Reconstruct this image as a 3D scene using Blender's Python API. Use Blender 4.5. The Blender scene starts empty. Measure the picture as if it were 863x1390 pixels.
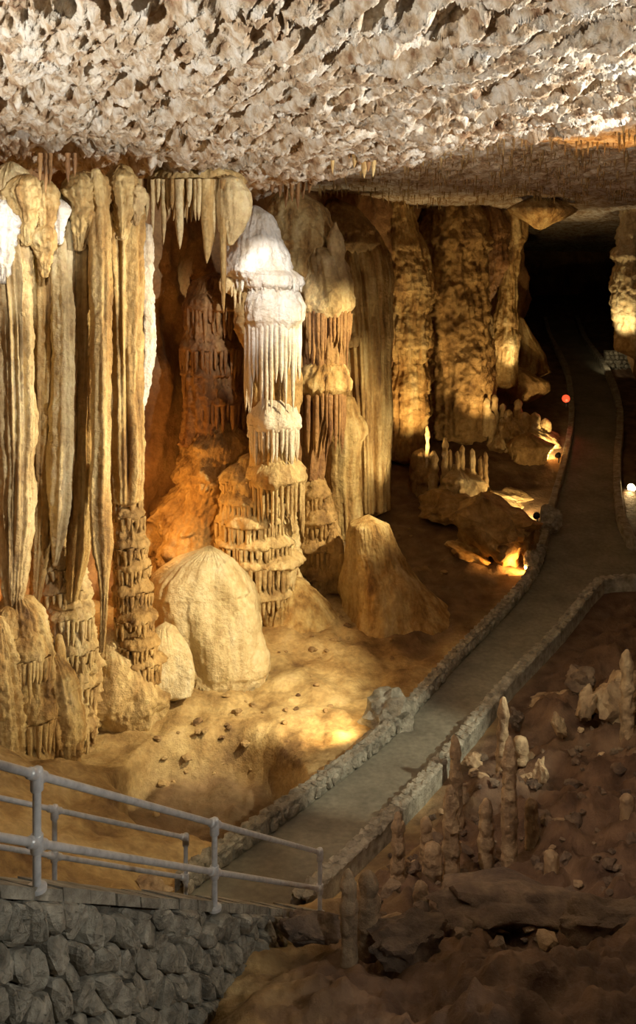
import bpy, math, random
import numpy as np
from mathutils import Vector, Matrix
from mathutils.geometry import delaunay_2d_cdt

# ------------------------------------------------------------------ frame
PI = math.pi
FPX, HY, ZC = 1250.0, 400.0, 12.0        # focal length in px, horizon row, eye height above the lower path
SC = bpy.context.scene
COL = SC.collection

def W(px, py, Y):
    """a point of the cave at distance Y that the photograph shows at (px, py)"""
    return Vector(((px - 431.5) / FPX * Y, Y, ZC - (py - HY) / FPX * Y))

# ------------------------------------------------------------------ camera
cam_d = bpy.data.cameras.new('camera')
cam = bpy.data.objects.new('camera', cam_d); COL.objects.link(cam)
cam.location = (0, 0, ZC); cam.rotation_euler = (PI / 2, 0, 0)
cam_d.sensor_fit = 'VERTICAL'; cam_d.sensor_height = 36.0
cam_d.lens = 36.0 * FPX / 1390.0
cam_d.shift_y = -(695.0 - HY) / 1390.0
cam_d.clip_end = 300
SC.camera = cam

# ------------------------------------------------------------------ world, exposure
wd = bpy.data.worlds.new('ambient_fill'); SC.world = wd; wd.use_nodes = True  # faint purple ambient light added to lift the shadows
wd.node_tree.nodes['Background'].inputs[0].default_value = (0.55, 0.32, 0.36, 1)
wd.node_tree.nodes['Background'].inputs[1].default_value = 0.012
SC.view_settings.view_transform = 'Standard'; SC.view_settings.look = 'None'
SC.view_settings.gamma = 1.0; SC.view_settings.use_curve_mapping = False
SC.view_settings.exposure = 0.15

# ------------------------------------------------------------------ lamps of the show cave and added fill lights
WHITE, WARM, AMBER, ORANGE, RED = (1, .95, .88), (1, .80, .47), (1, .66, .28), (1, .46, .10), (1, .10, .05)
def spot(name, loc, aim, watts, col, deg, blend=.6, size=.15):
    d = bpy.data.lights.new(name, 'SPOT'); d.energy = watts; d.color = col
    d.spot_size = math.radians(deg); d.spot_blend = blend; d.shadow_soft_size = size
    o = bpy.data.objects.new(name, d); COL.objects.link(o); o.location = loc
    o.rotation_euler = (Vector(aim) - Vector(loc)).to_track_quat('-Z', 'Y').to_euler()
    return o
def bulb(name, loc, watts, col, size=.08):
    d = bpy.data.lights.new(name, 'POINT'); d.energy = watts; d.color = col; d.shadow_soft_size = size
    o = bpy.data.objects.new(name, d); COL.objects.link(o); o.location = loc
    return o
LIGHTS = [
    # unseen uplights added in mid-air for grazing light, one to each side
    ('ceiling_uplight', 'S', (13.5, 13.5, 11.8), (1.5, 17, 16.5), 17500, WHITE, 96),
    ('ceiling_uplight', 'S', (-11.0, 9.0, 9.0), (-4, 14.5, 16.5), 8600, WHITE, 84),
    ('far_roof_fill', 'S', (9.5, 30.0, 12.6), (8.2, 22.5, 16.3), 2200, ORANGE, 76),  # unseen orange light added in empty air to tint the far roof
    # key floods on the draped wall and columns, plus added fills
    ('wall_flood', 'S', (4.6, 22.5, 10.5), W(90, 560, 24.5), 6600, WARM, 62),
    ('wall_foot_flood', 'S', (0.5, 23.5, 1.2), W(60, 800, 24.5), 1300, WARM, 70),
    ('drapery_top_spot', 'S', (-4.9, 18.0, 14.6), W(0, 330, 23.4), 1500, WHITE, 38),
    ('column_top_spot', 'S', (-0.4, 26.6, 15.0), W(362, 410, 33.0), 2300, WHITE, 36),
    ('column_flood', 'S', (8.5, 28.0, 11.2), W(415, 580, 35), 11500, WARM, 58),
    ('mound_flood', 'S', (3.0, 23.0, 8.0), W(310, 870, 28), 5000, WARM, 60),
    ('path_spot', 'S', (11.0, 18.5, 9.0), W(525, 1020, 24), 4200, (1, .95, .70), 30),
    ('slope_top_fill', 'S', (5.0, 19.0, 7.5), W(825, 945, 27), 420, (1, .93, .62), 46),  # added spot, stands in for path light on the upper slope
    ('stair_fill', 'S', (4.5, 4.0, 10.5), W(200, 1170, 10.5), 950, (1, .95, .84), 48),  # unseen light added to brighten the rails and stone wall
    ('slope_fill', 'S', (-1.5, 10.0, 14.0), W(680, 1075, 20), 2300, (1, .76, .58), 38),  # unseen light added so the slope stalagmites are not silhouettes
    ('bank_fill', 'S', (2.5, 16.0, 9.5), W(80, 1110, 18.5), 800, WARM, 48),  # unseen fill added to brighten the left bank
    ('arch_flood', 'S', W(575, 745, 37.8), W(500, 480, 41), 1300, WARM, 56),
    # lamps hidden among the formations, with a few added fill lights
    ('alcove_bulb', 'P', W(200, 690, 31.4), None, 360, ORANGE, 0),
    ('cascade_bulb', 'P', W(36, 800, 25.4), None, 160, ORANGE, 0),
    ('bank_lamp', 'S', W(474, 975, 24.7), W(390, 985, 26.5), 130, AMBER, 150),
    ('garden_fill', 'S', W(640, 690, 40.4), W(622, 615, 43.6), 420, (1, .78, .42), 80),  # added fill to brighten the garden stalagmites
    ('far_column_flood', 'S', W(565, 640, 41.5), W(565, 450, 46), 1700, AMBER, 80),
    ('far_mass_flood', 'S', W(680, 600, 46), W(635, 430, 51), 800, AMBER, 70),
    ('slender_column_lamp', 'S', W(700, 508, 50.2), W(690, 430, 52), 260, WARM, 90),
    ('passage_lamp', 'S', W(734, 478, 56), W(716, 462, 56), 90, WARM, 100),
    ('right_column_lamp', 'S', W(832, 466, 48.2), W(862, 380, 50), 420, WARM, 80),
    ('hanging_rock_fill', 'S', W(742, 430, 42.5), W(736, 295, 46), 700, AMBER, 22),  # narrow light added in mid-air to brighten the slab's underside
    ('low_wall_lamp', 'S', W(815, 489, 59.6), W(836, 486, 61.5), 70, WARM, 90),
]
for n, k, l, a, p, c, dg in LIGHTS:
    spot(n, l, a, p, c, dg) if k == 'S' else bulb(n, l, p, c)

# ------------------------------------------------------------------ numpy noise
_r = np.random.RandomState(7)
PERM = _r.permutation(512); PERM = np.concatenate([PERM, PERM, PERM, PERM])
GR = _r.normal(size=(512, 3)); GR /= np.linalg.norm(GR, axis=1)[:, None]
def pn(x, y, z):
    x, y, z = np.broadcast_arrays(np.asarray(x, float), np.asarray(y, float), np.asarray(z, float))
    xi, yi, zi = np.floor(x).astype(int), np.floor(y).astype(int), np.floor(z).astype(int)
    xf, yf, zf = x - xi, y - yi, z - zi
    u, v, w = (t * t * t * (t * (t * 6 - 15) + 10) for t in (xf, yf, zf))
    out = 0
    for i in (0, 1):
        a = PERM[(xi + i) & 511]
        for j in (0, 1):
            b = PERM[a + ((yi + j) & 511)]
            for k in (0, 1):
                g = GR[PERM[b + ((zi + k) & 511)]]
                d = g[..., 0] * (xf - i) + g[..., 1] * (yf - j) + g[..., 2] * (zf - k)
                out = out + d * (u if i else 1 - u) * (v if j else 1 - v) * (w if k else 1 - w)
    return out * 1.6
def fbm(x, y, z, o=4, gain=.5):
    s, a, f = 0, 1.0, 1.0
    for i in range(o):
        s = s + a * pn(x * f + 17.3 * i, y * f - 9.1 * i, z * f + 4.7 * i); a *= gain; f *= 2.03
    return s
def worley(x, y, seed=0):
    xi, yi = np.floor(x).astype(int), np.floor(y).astype(int)
    f1 = np.full(x.shape, 9.0); f2 = np.full(x.shape, 9.0); idv = np.zeros(x.shape)
    for i in (-1, 0, 1):
        for j in (-1, 0, 1):
            a = PERM[(PERM[(xi + i + seed) & 511] + ((yi + j) & 511))]
            jx = GR[a, 0] * .45 + .5; jy = GR[a, 1] * .45 + .5
            d = np.hypot(xi + i + jx - x, yi + j + jy - y)
            near = d < f1
            f2 = np.where(near, f1, np.minimum(f2, d)); idv = np.where(near, a / 512.0, idv); f1 = np.where(near, d, f1)
    return f1, f2, idv
def sstep(a, b, x):
    t = np.clip((x - a) / (b - a), 0, 1); return t * t * (3 - 2 * t)

# ------------------------------------------------------------------ mesh helpers
def link(o, parent=None):
    COL.objects.link(o)
    if parent is not None: o.parent = parent
    return o
def mesh_np(name, V, F, mat, smooth=True):
    V = np.asarray(V, np.float32); F = np.asarray(F, np.int32)
    me = bpy.data.meshes.new(name)
    me.vertices.add(len(V)); me.vertices.foreach_set('co', V.ravel())
    n = F.shape[1]
    me.loops.add(F.size); me.loops.foreach_set('vertex_index', F.ravel())
    me.polygons.add(len(F)); me.polygons.foreach_set('loop_start', np.arange(0, F.size, n, dtype=np.int32))
    me.polygons.foreach_set('loop_total', np.full(len(F), n, np.int32))
    me.polygons.foreach_set('use_smooth', np.full(len(F), smooth, bool))
    me.update(calc_edges=True); me.validate()
    me.materials.append(mat)
    return me
def grid_faces(nr, nc, wrap=False):
    r = np.arange(nr - 1)[:, None]; c = np.arange(nc if wrap else nc - 1)[None, :]
    c2 = (c + 1) % nc
    return np.stack([r * nc + c, r * nc + c2, (r + 1) * nc + c2, (r + 1) * nc + c], -1).reshape(-1, 4)
def tag(o, label=None, cat=None, group=None, kind=None):
    if label: o['label'] = label
    if cat: o['category'] = cat
    if group: o['group'] = group
    if kind: o['kind'] = kind
    return o
def empty(name, loc, label, cat, group=None):
    o = bpy.data.objects.new(name, None); o.location = loc; o.empty_display_size = .3
    return tag(link(o), label, cat, group)
def obj(name, me, parent=None, loc=(0, 0, 0)):
    o = bpy.data.objects.new(name, me); o.location = loc
    return link(o, parent)
class MB:
    """collects tubes, boxes and lathes into one mesh"""
    def __init__(s): s.v = []; s.f = []
    def add(s, V, F):
        b = len(s.v); s.v += [tuple(map(float, v)) for v in V]; s.f += [tuple(i + b for i in f) for f in F]
    def tube(s, a, b, r, n=14, r2=None):
        a, b = Vector(a), Vector(b); d = (b - a).normalized(); q = d.to_track_quat('Z', 'Y')
        r2 = r if r2 is None else r2
        V = [a + q @ Vector((r * math.cos(t), r * math.sin(t), 0)) for t in [2 * PI * i / n for i in range(n)]]
        V += [b + q @ Vector((r2 * math.cos(t), r2 * math.sin(t), 0)) for t in [2 * PI * i / n for i in range(n)]]
        F = [(i, (i + 1) % n, n + (i + 1) % n, n + i) for i in range(n)] + [tuple(range(n))[::-1], tuple(range(n, 2 * n))]
        s.add(V, F)
    def lathe(s, c, prof, n=14, axis=(0, 0, 1)):
        c = Vector(c); q = Vector(axis).to_track_quat('Z', 'Y'); V = []; F = []
        for r, h in prof:
            V += [c + q @ Vector((r * math.cos(2 * PI * i / n), r * math.sin(2 * PI * i / n), h)) for i in range(n)]
        for k in range(len(prof) - 1):
            F += [(k * n + i, k * n + (i + 1) % n, (k + 1) * n + (i + 1) % n, (k + 1) * n + i) for i in range(n)]
        F += [tuple(range(n))[::-1], tuple(range((len(prof) - 1) * n, len(prof) * n))]
        s.add(V, F)
    def box(s, c, h, rot=None):
        V = [Vector((x * h[0], y * h[1], z * h[2])) for x in (-1, 1) for y in (-1, 1) for z in (-1, 1)]
        if rot is not None: V = [rot @ v for v in V]
        V = [v + Vector(c) for v in V]
        s.add(V, [(0, 1, 3, 2), (4, 6, 7, 5), (0, 4, 5, 1), (2, 3, 7, 6), (0, 2, 6, 4), (1, 5, 7, 3)])
    def build(s, name, mat, parent=None, loc=(0, 0, 0), smooth=True, angle=40):
        me = bpy.data.meshes.new(name); me.from_pydata(s.v, [], s.f); me.update()
        me.materials.append(mat)
        if smooth:
            me.polygons.foreach_set('use_smooth', [True] * len(me.polygons))
            me.set_sharp_from_angle(angle=math.radians(angle))
        return obj(name, me, parent, loc)

# ------------------------------------------------------------------ materials
def rock_mat(name, cols, scale=1.0, streak=1.0, rough=.6, bump=.75, bscale=6.0, spec=.35, fine=1.0, coords='obj'):
    """stone of several mineral tints: a noise (stretched along z for drip stains) picks the tint"""
    m = bpy.data.materials.new(name); m.use_nodes = True
    nt = m.node_tree; N = nt.nodes; L = nt.links
    bs = N['Principled BSDF']
    geo = N.new('ShaderNodeNewGeometry')
    mp = N.new('ShaderNodeMapping'); mp.inputs['Scale'].default_value = (scale, scale, scale / streak)
    L.new(geo.outputs['Position'], mp.inputs['Vector'])
    n1 = N.new('ShaderNodeTexNoise'); n1.inputs['Scale'].default_value = 1.6; n1.inputs['Detail'].default_value = 6; n1.inputs['Roughness'].default_value = .62
    L.new(mp.outputs[0], n1.inputs['Vector'])
    rp = N.new('ShaderNodeValToRGB'); cr = rp.color_ramp
    k = len(cols)
    while len(cr.elements) < k: cr.elements.new(.5)
    for i, c in enumerate(cols):
        cr.elements[i].position = .30 + .42 * i / (k - 1); cr.elements[i].color = (*c, 1)
    L.new(n1.outputs['Fac'], rp.inputs['Fac'])
    n2 = N.new('ShaderNodeTexNoise'); n2.inputs['Scale'].default_value = 7.0 * fine; n2.inputs['Detail'].default_value = 5
    L.new(geo.outputs['Position'], n2.inputs['Vector'])
    mx = N.new('ShaderNodeMix'); mx.data_type = 'RGBA'; mx.blend_type = 'OVERLAY'; mx.inputs['Factor'].default_value = .45
    L.new(rp.outputs['Color'], mx.inputs['A']); L.new(n2.outputs['Fac'], mx.inputs['B'])
    L.new(mx.outputs['Result'], bs.inputs['Base Color'])
    bs.inputs['Roughness'].default_value = rough; bs.inputs['Specular IOR Level'].default_value = spec
    n3 = N.new('ShaderNodeTexNoise'); n3.inputs['Scale'].default_value = bscale; n3.inputs['Detail'].default_value = 7; n3.inputs['Roughness'].default_value = .65
    L.new(geo.outputs['Position'], n3.inputs['Vector'])
    bp = N.new('ShaderNodeBump'); bp.inputs['Strength'].default_value = bump; bp.inputs['Distance'].default_value = .16
    L.new(n3.outputs['Fac'], bp.inputs['Height']); L.new(bp.outputs['Normal'], bs.inputs['Normal'])
    return m
def plain(name, col, rough=.5, metal=0.0, emit=None, es=0):
    m = bpy.data.materials.new(name); m.use_nodes = True; b = m.node_tree.nodes['Principled BSDF']
    b.inputs['Base Color'].default_value = (*col, 1); b.inputs['Roughness'].default_value = rough; b.inputs['Metallic'].default_value = metal
    if emit:
        b.inputs['Emission Color'].default_value = (*emit, 1); b.inputs['Emission Strength'].default_value = es
    return m
M = {}
M['ochre'] = rock_mat('ochre_calcite', [(.15, .075, .025), (.40, .24, .08), (.58, .42, .18), (.68, .54, .29)], 1.3, 6, .5)
M['cream'] = rock_mat('cream_calcite', [(.30, .18, .07), (.60, .45, .22), (.74, .62, .37)], 1.1, 3, .45)
M['pale'] = rock_mat('pale_calcite', [(.44, .31, .14), (.72, .60, .36), (.82, .74, .53)], .8, 3, .45)
M['white'] = rock_mat('whitened_calcite', [(.55, .44, .30), (.78, .72, .62), (.88, .85, .79)], 1.0, 3, .45, bscale=12)  # pale calcite whitened; part of the white spotlight is put into the colour
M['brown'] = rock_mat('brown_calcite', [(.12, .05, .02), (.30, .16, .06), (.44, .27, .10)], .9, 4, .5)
M['tan'] = rock_mat('tan_flowstone', [(.16, .085, .03), (.38, .24, .09), (.54, .38, .17)], 1.0, 1.5, .55)
M['ceiling'] = rock_mat('pitted_limestone', [(.22, .11, .05), (.50, .37, .23), (.72, .65, .53), (.80, .76, .68)], 1.5, 1, .8, .9, 7)
M['dirt'] = rock_mat('cave_mud', [(.10, .055, .028), (.24, .15, .07), (.40, .28, .13), (.50, .37, .19)], .45, 1, .75, .55, 5)
M['floor'] = rock_mat('cave_floor_mud', [(.16, .09, .04), (.36, .24, .10), (.54, .40, .19), (.62, .48, .26)], .5, 1, .75, .6, 5)
def add_dark_tint(m, col, col2):  # mixes a darker red-brown tint in by vertex attribute
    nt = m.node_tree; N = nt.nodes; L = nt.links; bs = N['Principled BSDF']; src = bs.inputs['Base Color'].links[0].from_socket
    at = N.new('ShaderNodeAttribute'); at.attribute_name = 'dark_tint'; geo = N.new('ShaderNodeNewGeometry')
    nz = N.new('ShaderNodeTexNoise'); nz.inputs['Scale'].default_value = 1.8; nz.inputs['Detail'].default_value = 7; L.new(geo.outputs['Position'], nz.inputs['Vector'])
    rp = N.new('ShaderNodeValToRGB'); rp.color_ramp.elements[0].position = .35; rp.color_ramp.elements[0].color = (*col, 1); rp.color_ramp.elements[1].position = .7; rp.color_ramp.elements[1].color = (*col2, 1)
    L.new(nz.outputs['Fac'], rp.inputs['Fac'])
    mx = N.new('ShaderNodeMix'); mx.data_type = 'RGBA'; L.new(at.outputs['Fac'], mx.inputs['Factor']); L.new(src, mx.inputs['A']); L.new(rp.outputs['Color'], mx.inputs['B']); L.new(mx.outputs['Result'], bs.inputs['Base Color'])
add_dark_tint(M['floor'], (.075, .042, .026), (.20, .125, .075))
M['wall'] = rock_mat('cave_wall_rock', [(.16, .075, .03), (.34, .19, .08), (.46, .30, .13)], .5, 2, .7, .6, 4)
M['grey'] = rock_mat('grey_fieldstone', [(.15, .14, .11), (.33, .31, .25), (.50, .48, .40)], 2.2, 1, .75, .6, 14)
M['mortar'] = rock_mat('mortar', [(.10, .09, .07), (.20, .18, .14)], 3, 1, .9, .6, 20)
M['concrete'] = rock_mat('path_concrete', [(.13, .12, .095), (.19, .18, .14), (.24, .23, .18)], .5, 1, .7, .12, 30)
M['dark'] = rock_mat('dark_rock', [(.07, .05, .04), (.16, .115, .08), (.28, .21, .14)], 1.2, 1, .7, .6, 10)
M['stalag'] = rock_mat('weathered_stalagmite', [(.17, .115, .07), (.38, .275, .165), (.54, .42, .26)], 1.5, 2, .6, .5, 14)
M['steel'] = rock_mat('galvanised_steel', [(.46, .47, .48), (.60, .61, .62), (.70, .71, .71)], 6, 1, .35, .05, 30)
M['steel'].node_tree.nodes['Principled BSDF'].inputs['Metallic'].default_value = .2
M['black'] = plain('black_lamp_metal', (.02, .02, .02), .5, .5)
M['lens'] = plain('lit_lens', (.9, .8, .5), .3, 0, (1, .80, .42), 14)
M['redlens'] = plain('lit_red_lens', (.8, .1, .05), .3, 0, (1, .06, .02), 1.3)

# ------------------------------------------------------------------ path, floor
PY = [430, 500, 600, 700, 800, 900, 1000, 1100, 1200]
PYD = [78, 62, 49, 41, 35, 29.5, 25, 21.5, 18]
_yd = np.array(PYD[::-1], float)
_zd = np.array([ZC - (p - HY) / FPX * d for p, d in zip(PY, PYD)][::-1])
_yd = np.concatenate([[0], _yd, [110]]); _zd = np.concatenate([[_zd[0] + .25], _zd, [_zd[-1] + 2]])
_gy = np.linspace(0, 110, 1101); _gz = np.interp(_gy, _yd, _zd)
_kz = np.ones(41) / 41; _gz2 = np.convolve(np.pad(_gz, 20, 'edge'), _kz, 'valid')
def zp(Y): return np.interp(Y, _gy, _gz2)
_pt = [(400 + (_z - ZC) * 0, 0) for _z in [0]]
_pyy = HY + (ZC - _gz2[40:]) / _gy[40:] * FPX
def ydep(py): return float(np.interp(-py, -_pyy, _gy[40:]))
def P2(px, py):
    Y = ydep(py); return ((px - 431.5) / FPX * Y, Y)
LEFT_E = [(255, 1215), (330, 1158), (430, 1085), (535, 1000), (620, 905), (690, 832), (733, 772), (755, 690), (773, 620), (780, 560), (772, 505), (750, 460), (742, 435)]
RIGHT_E = [(395, 1240), (465, 1176), (545, 1096), (605, 1030), (681, 938), (745, 872), (800, 806), (822, 796), (880, 793), (1010, 792)]
FAR_E = [(1010, 748), (880, 748), (858, 730), (847, 700), (843, 640), (846, 565), (828, 508), (798, 465), (786, 435)]
def smooth_line(pts, n=8):
    P = [Vector((*p, 0)) for p in pts]; out = []
    for i in range(len(P) - 1):
        a, b, c, d = P[max(i - 1, 0)], P[i], P[i + 1], P[min(i + 2, len(P) - 1)]
        for k in range(n):
            t = k / n
            out.append(.5 * ((2 * b) + (c - a) * t + (2 * a - 5 * b + 4 * c - d) * t * t + (3 * b - a - 3 * c + d) * t ** 3))
    out.append(P[-1]); return [(v.x, v.y) for v in out]
EL = smooth_line([P2(*p) for p in LEFT_E]); ER = smooth_line([P2(*p) for p in RIGHT_E]); EF = smooth_line([P2(*p) for p in FAR_E])
POLY = np.array(EL + EF[::-1] + ER[::-1])
# note: polygon runs up the left edge, back down the far right edge, round the side branch and down the near right edge
def poly_dist(X, Y):
    X = np.asarray(X, float); Y = np.asarray(Y, float); sh = X.shape; X = X.ravel(); Y = Y.ravel()
    d = np.full(X.shape, 1e9); ins = np.zeros(X.shape, bool); n = len(POLY)
    for i in range(n):
        a, b = POLY[i], POLY[(i + 1) % n]; e = b - a; l2 = e @ e + 1e-12
        t = np.clip(((X - a[0]) * e[0] + (Y - a[1]) * e[1]) / l2, 0, 1)
        d = np.minimum(d, (X - a[0] - t * e[0]) ** 2 + (Y - a[1] - t * e[1]) ** 2)
        c = (a[1] > Y) != (b[1] > Y)
        with np.errstate(divide='ignore', invalid='ignore'):
            ins ^= c & (X < (b[0] - a[0]) * (Y - a[1]) / (b[1] - a[1] + 1e-15) + a[0])
    return np.where(ins, -np.sqrt(d), np.sqrt(d)).reshape(sh)
# residual height of the floor over the path's own slope, by thin-plate spline
RES = []
def rp(px, py, Y):
    p = W(px, py, Y); RES.append((p.x, p.y, p.z - float(zp(Y))))
for a in [(60, 1120, 18.5), (0, 1170, 16.5), (-200, 1100, 17), (20, 1090, 18.5), (0, 1020, 21), (100, 1030, 24), (-150, 1010, 21), (150, 1180, 17.3),
          (240, 1215, 17.3), (863, 1200, 15.5), (863, 1060, 21), (863, 950, 26), (770, 950, 26.8), (690, 1180, 18), (863, 1300, 12), (650, 1300, 12.6),
          (500, 1262, 13.6), (415, 1240, 15.2), (470, 1200, 16.9), (600, 1390, 9.6), (1050, 1200, 15), (1050, 1050, 21), (1050, 950, 26), (900, 1390, 9.4),
          (350, 1300, 12.3), (330, 1420, 9.5), (90, 1480, 7.6), (640, 1120, 20.3), (760, 1090, 20.5), (560, 1180, 17.8), (760, 1200, 16.6), (430, 1300, 12.2)]:
    rp(*a)
for px, py in [(300, 900), (200, 960), (420, 850), (400, 940), (480, 920), (520, 800), (560, 720), (640, 760), (600, 680), (640, 640), (700, 600),
               (700, 540), (640, 560), (300, 1080), (380, 1030), (120, 900), (50, 900), (-100, 900), (300, 800), (200, 800), (700, 500), (860, 850), (1000, 850), (900, 700), (900, 600), (900, 520)]:
    X, Y = P2(px, py); RES.append((X, Y, 0.0))
RES += [(-6, 6, 4.2), (0, 3, 4.0), (8, 3, 4.5), (-12, 8, 3), (14, 8, 4), (-5, 45, 1), (-12, 30, 1), (15, 85, 0), (30, 85, 1), (30, 40, 2), (22, 25, 2), (-4, 10.5, 1.2), (-5.5, 13, 1.6)]
RES = np.array(RES)
def _tps(r2): return .5 * r2 * np.log(r2 + 1e-9)
_n = len(RES); _A = np.zeros((_n + 3, _n + 3))
_A[:_n, :_n] = _tps((RES[:, None, 0] - RES[None, :, 0]) ** 2 + (RES[:, None, 1] - RES[None, :, 1]) ** 2) + np.eye(_n) * .6
_A[:_n, _n] = 1; _A[:_n, _n + 1:] = RES[:, :2]; _A[_n:, :_n] = _A[:_n, _n:].T
_w = np.linalg.solve(_A, np.concatenate([RES[:, 2], [0, 0, 0]]))
def floor_z(X, Y, noise=True):
    X = np.asarray(X, float); Y = np.asarray(Y, float); sh = X.shape; X = X.ravel(); Y = Y.ravel()
    res = _w[_n] + _w[_n + 1] * X + _w[_n + 2] * Y
    for i in range(_n): res = res + _w[i] * _tps((X - RES[i, 0]) ** 2 + (Y - RES[i, 1]) ** 2)
    res = np.clip(res, -1.2, 5.5)
    # dry pool bed left of the path, with a crisp rim
    cx, cy = P2(300, 1062)
    q = np.hypot((X - cx) / 2.9, (Y - cy) / 2.6) + .35 * pn(X * .5, Y * .5, 3.3)
    res = res - 1.05 * (1 - sstep(.84, 1.0, q))
    d = poly_dist(X, Y)
    side = sstep(0, 1, d)
    if noise:
        right = sstep(-.5, 1.5, X - np.interp(Y, [9, 15, 18, 25, 30, 36], [-1.5, 0, .5, 3.3, 5.8, 9])) * (Y < 36)
        am = .16 + .16 * right
        amp = sstep(.2, 1.6, d)
        res = res + amp * am * (fbm(X * .7, Y * .7, 1.7, 5, .55) * 1.3) + amp * right * .12 * fbm(X * 1.7, Y * 1.7, 8.1, 4, .6)
        res = res - amp * .10 * np.abs(pn(X * .8 + 4, Y * .8, 5.5))
    zpth = zp(Y)
    bl = sstep(.1, 1.5, d)
    z = zpth - .08 + (res + .08) * bl
    z = np.where(d < 0, zpth - .30, z)
    return z.reshape(sh)
def G(px, py):
    """where the sight line through (px, py) meets the floor"""
    Y = np.linspace(7, 95, 1800); X = (px - 431.5) / FPX * Y
    ray = ZC - (py - HY) / FPX * Y; fz = floor_z(X, Y, False)
    i = int(np.argmax(ray < fz)) if (ray < fz).any() else -1
    return Vector((X[i], Y[i], fz[i]))

rows = np.geomspace(3.0, 100, 420); cols = np.concatenate([np.linspace(-1.3, -.62, 20), np.linspace(-.6, .6, 420), np.linspace(.62, 1.3, 20)])
gX = rows[:, None] * cols[None, :]; gY = np.repeat(rows[:, None], len(cols), 1)
gZ = floor_z(gX, gY)
o = obj('floor', mesh_np('floor', np.stack([gX, gY, gZ], -1).reshape(-1, 3), grid_faces(len(rows), len(cols)), M['floor'])); tag(o, kind='structure', label='brown muddy cave floor with low banks and a dry pool bed')
_at = o.data.attributes.new('dark_tint', 'FLOAT', 'POINT')
_cl = sstep(-.6, 1.2, gX - np.interp(gY, [9, 15, 18, 25, 30, 36, 45], [-1.5, 0, .8, 3.6, 6.2, 9.5, 15]) + .8 * fbm(gX * .6, gY * .6, 3.3, 3))  # darker tint right of the path
_cl = np.maximum(_cl, sstep(0, 2, gY - np.interp(gX, [-10, -2, 0, 3, 6, 9, 12], [60, 60, 33, 29.5, 31.5, 34, 36]) + 1.6 * fbm(gX * .4, gY * .4, 6.1, 3)) * .85)   # darker red-brown tint over the floor farther back
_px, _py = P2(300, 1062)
_cl = np.maximum(_cl, .8 * (1 - sstep(.78, .95, np.hypot((gX - _px) / 2.9, (gY - _py) / 2.6) + .35 * pn(gX * .5, gY * .5, 3.3))))  # same darker tint inside the dry pool bed
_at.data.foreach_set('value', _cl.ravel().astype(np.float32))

def build_path():
    mn, mxx = POLY.min(0), POLY.max(0); pts = [Vector(p) for p in POLY]; n = len(pts)
    gx, gy = np.meshgrid(np.arange(mn[0], mxx[0], .5), np.arange(mn[1], mxx[1], .5))
    d = poly_dist(gx, gy); inn = d < -.12
    pts += [Vector((x, y)) for x, y in zip(gx[inn], gy[inn])]
    v, e, f, *_ = delaunay_2d_cdt(pts, [(i, (i + 1) % n) for i in range(n)], [list(range(n))], 1, 1e-5)
    X = np.array([p.x for p in v]); Y = np.array([p.y for p in v]); Z = zp(Y)
    me = bpy.data.meshes.new('path'); me.from_pydata(list(zip(X, Y, Z)), [], [tuple(t) for t in f]); me.update()
    if sum(p.normal.z for p in me.polygons) < 0: me.flip_normals()
    me.materials.append(M['concrete']); me.polygons.foreach_set('use_smooth', [True] * len(me.polygons))
    tag(obj('path', me), kind='structure', label='grey concrete walkway winding through the cave')
build_path()

# ------------------------------------------------------------------ ceiling
CEIL = ZC + 3.84
def ceil_z(X, Y):
    z = CEIL + .25 * fbm(X * .12, Y * .12, 2.2, 3)
    # beyond a lip the roof steps up, and sinks again far back
    lip = Y - np.interp(X, [-12, 0, 2, 8, 14], [60, 31, 28, 20.5, 17])
    z = z + .55 * sstep(0, .9, lip) + .25 * sstep(6, 30, lip)
    # solution pockets, drawn out along one direction
    c, s = .43, -.90
    u = (X * c + Y * s); v = (-X * s + Y * c)
    wx = .35 * pn(X * 1.1, Y * 1.1, .5); wy = .35 * pn(X * 1.1, Y * 1.1, 7.5)
    k = 1 - .75 * sstep(0, 1.5, lip)
    big = .55 + .9 * np.clip(fbm(X * .22, Y * .22, 5.1, 2) + .4, 0, 1.2)
    for fu, fv, dep, sd in ((.40, 1.35, .66, 0), (.8, 2.7, .34, 40), (1.7, 5.0, .16, 90), (3.6, 9.5, .08, 140)):
        f1, f2, i = worley(u * fu + wx * fu * .9, v * fv + wy * fv * .9, sd)
        z = z + k * dep * big * np.clip(i * 1.7 - .45, 0, 1) * (1 - sstep(.10, .62, f1)) * sstep(0, .22, f2 - f1)
    z = z + k * .17 * fbm(u * .65, v * 2.4, 4.4, 6, .64) + (1 - k) * .12 * fbm(X * .8, Y * .8, 9.4, 5, .6)
    # falls to the wall tops at the left rear
    return z
rows = np.concatenate([np.geomspace(4, 34, 600), np.geomspace(34.2, 100, 120)]); cols = np.concatenate([np.linspace(-1.5, -.52, 25), np.linspace(-.5, .5, 480), np.linspace(.52, 1.5, 25)])
gX = rows[:, None] * cols[None, :]; gY = np.repeat(rows[:, None], len(cols), 1)
o = obj('ceiling', mesh_np('ceiling', np.stack([gX, gY, ceil_z(gX, gY)], -1).reshape(-1, 3), grid_faces(len(rows), len(cols))[:, ::-1], M['ceiling'])); tag(o, kind='structure', label='pale pitted limestone cave roof full of solution pockets')

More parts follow.
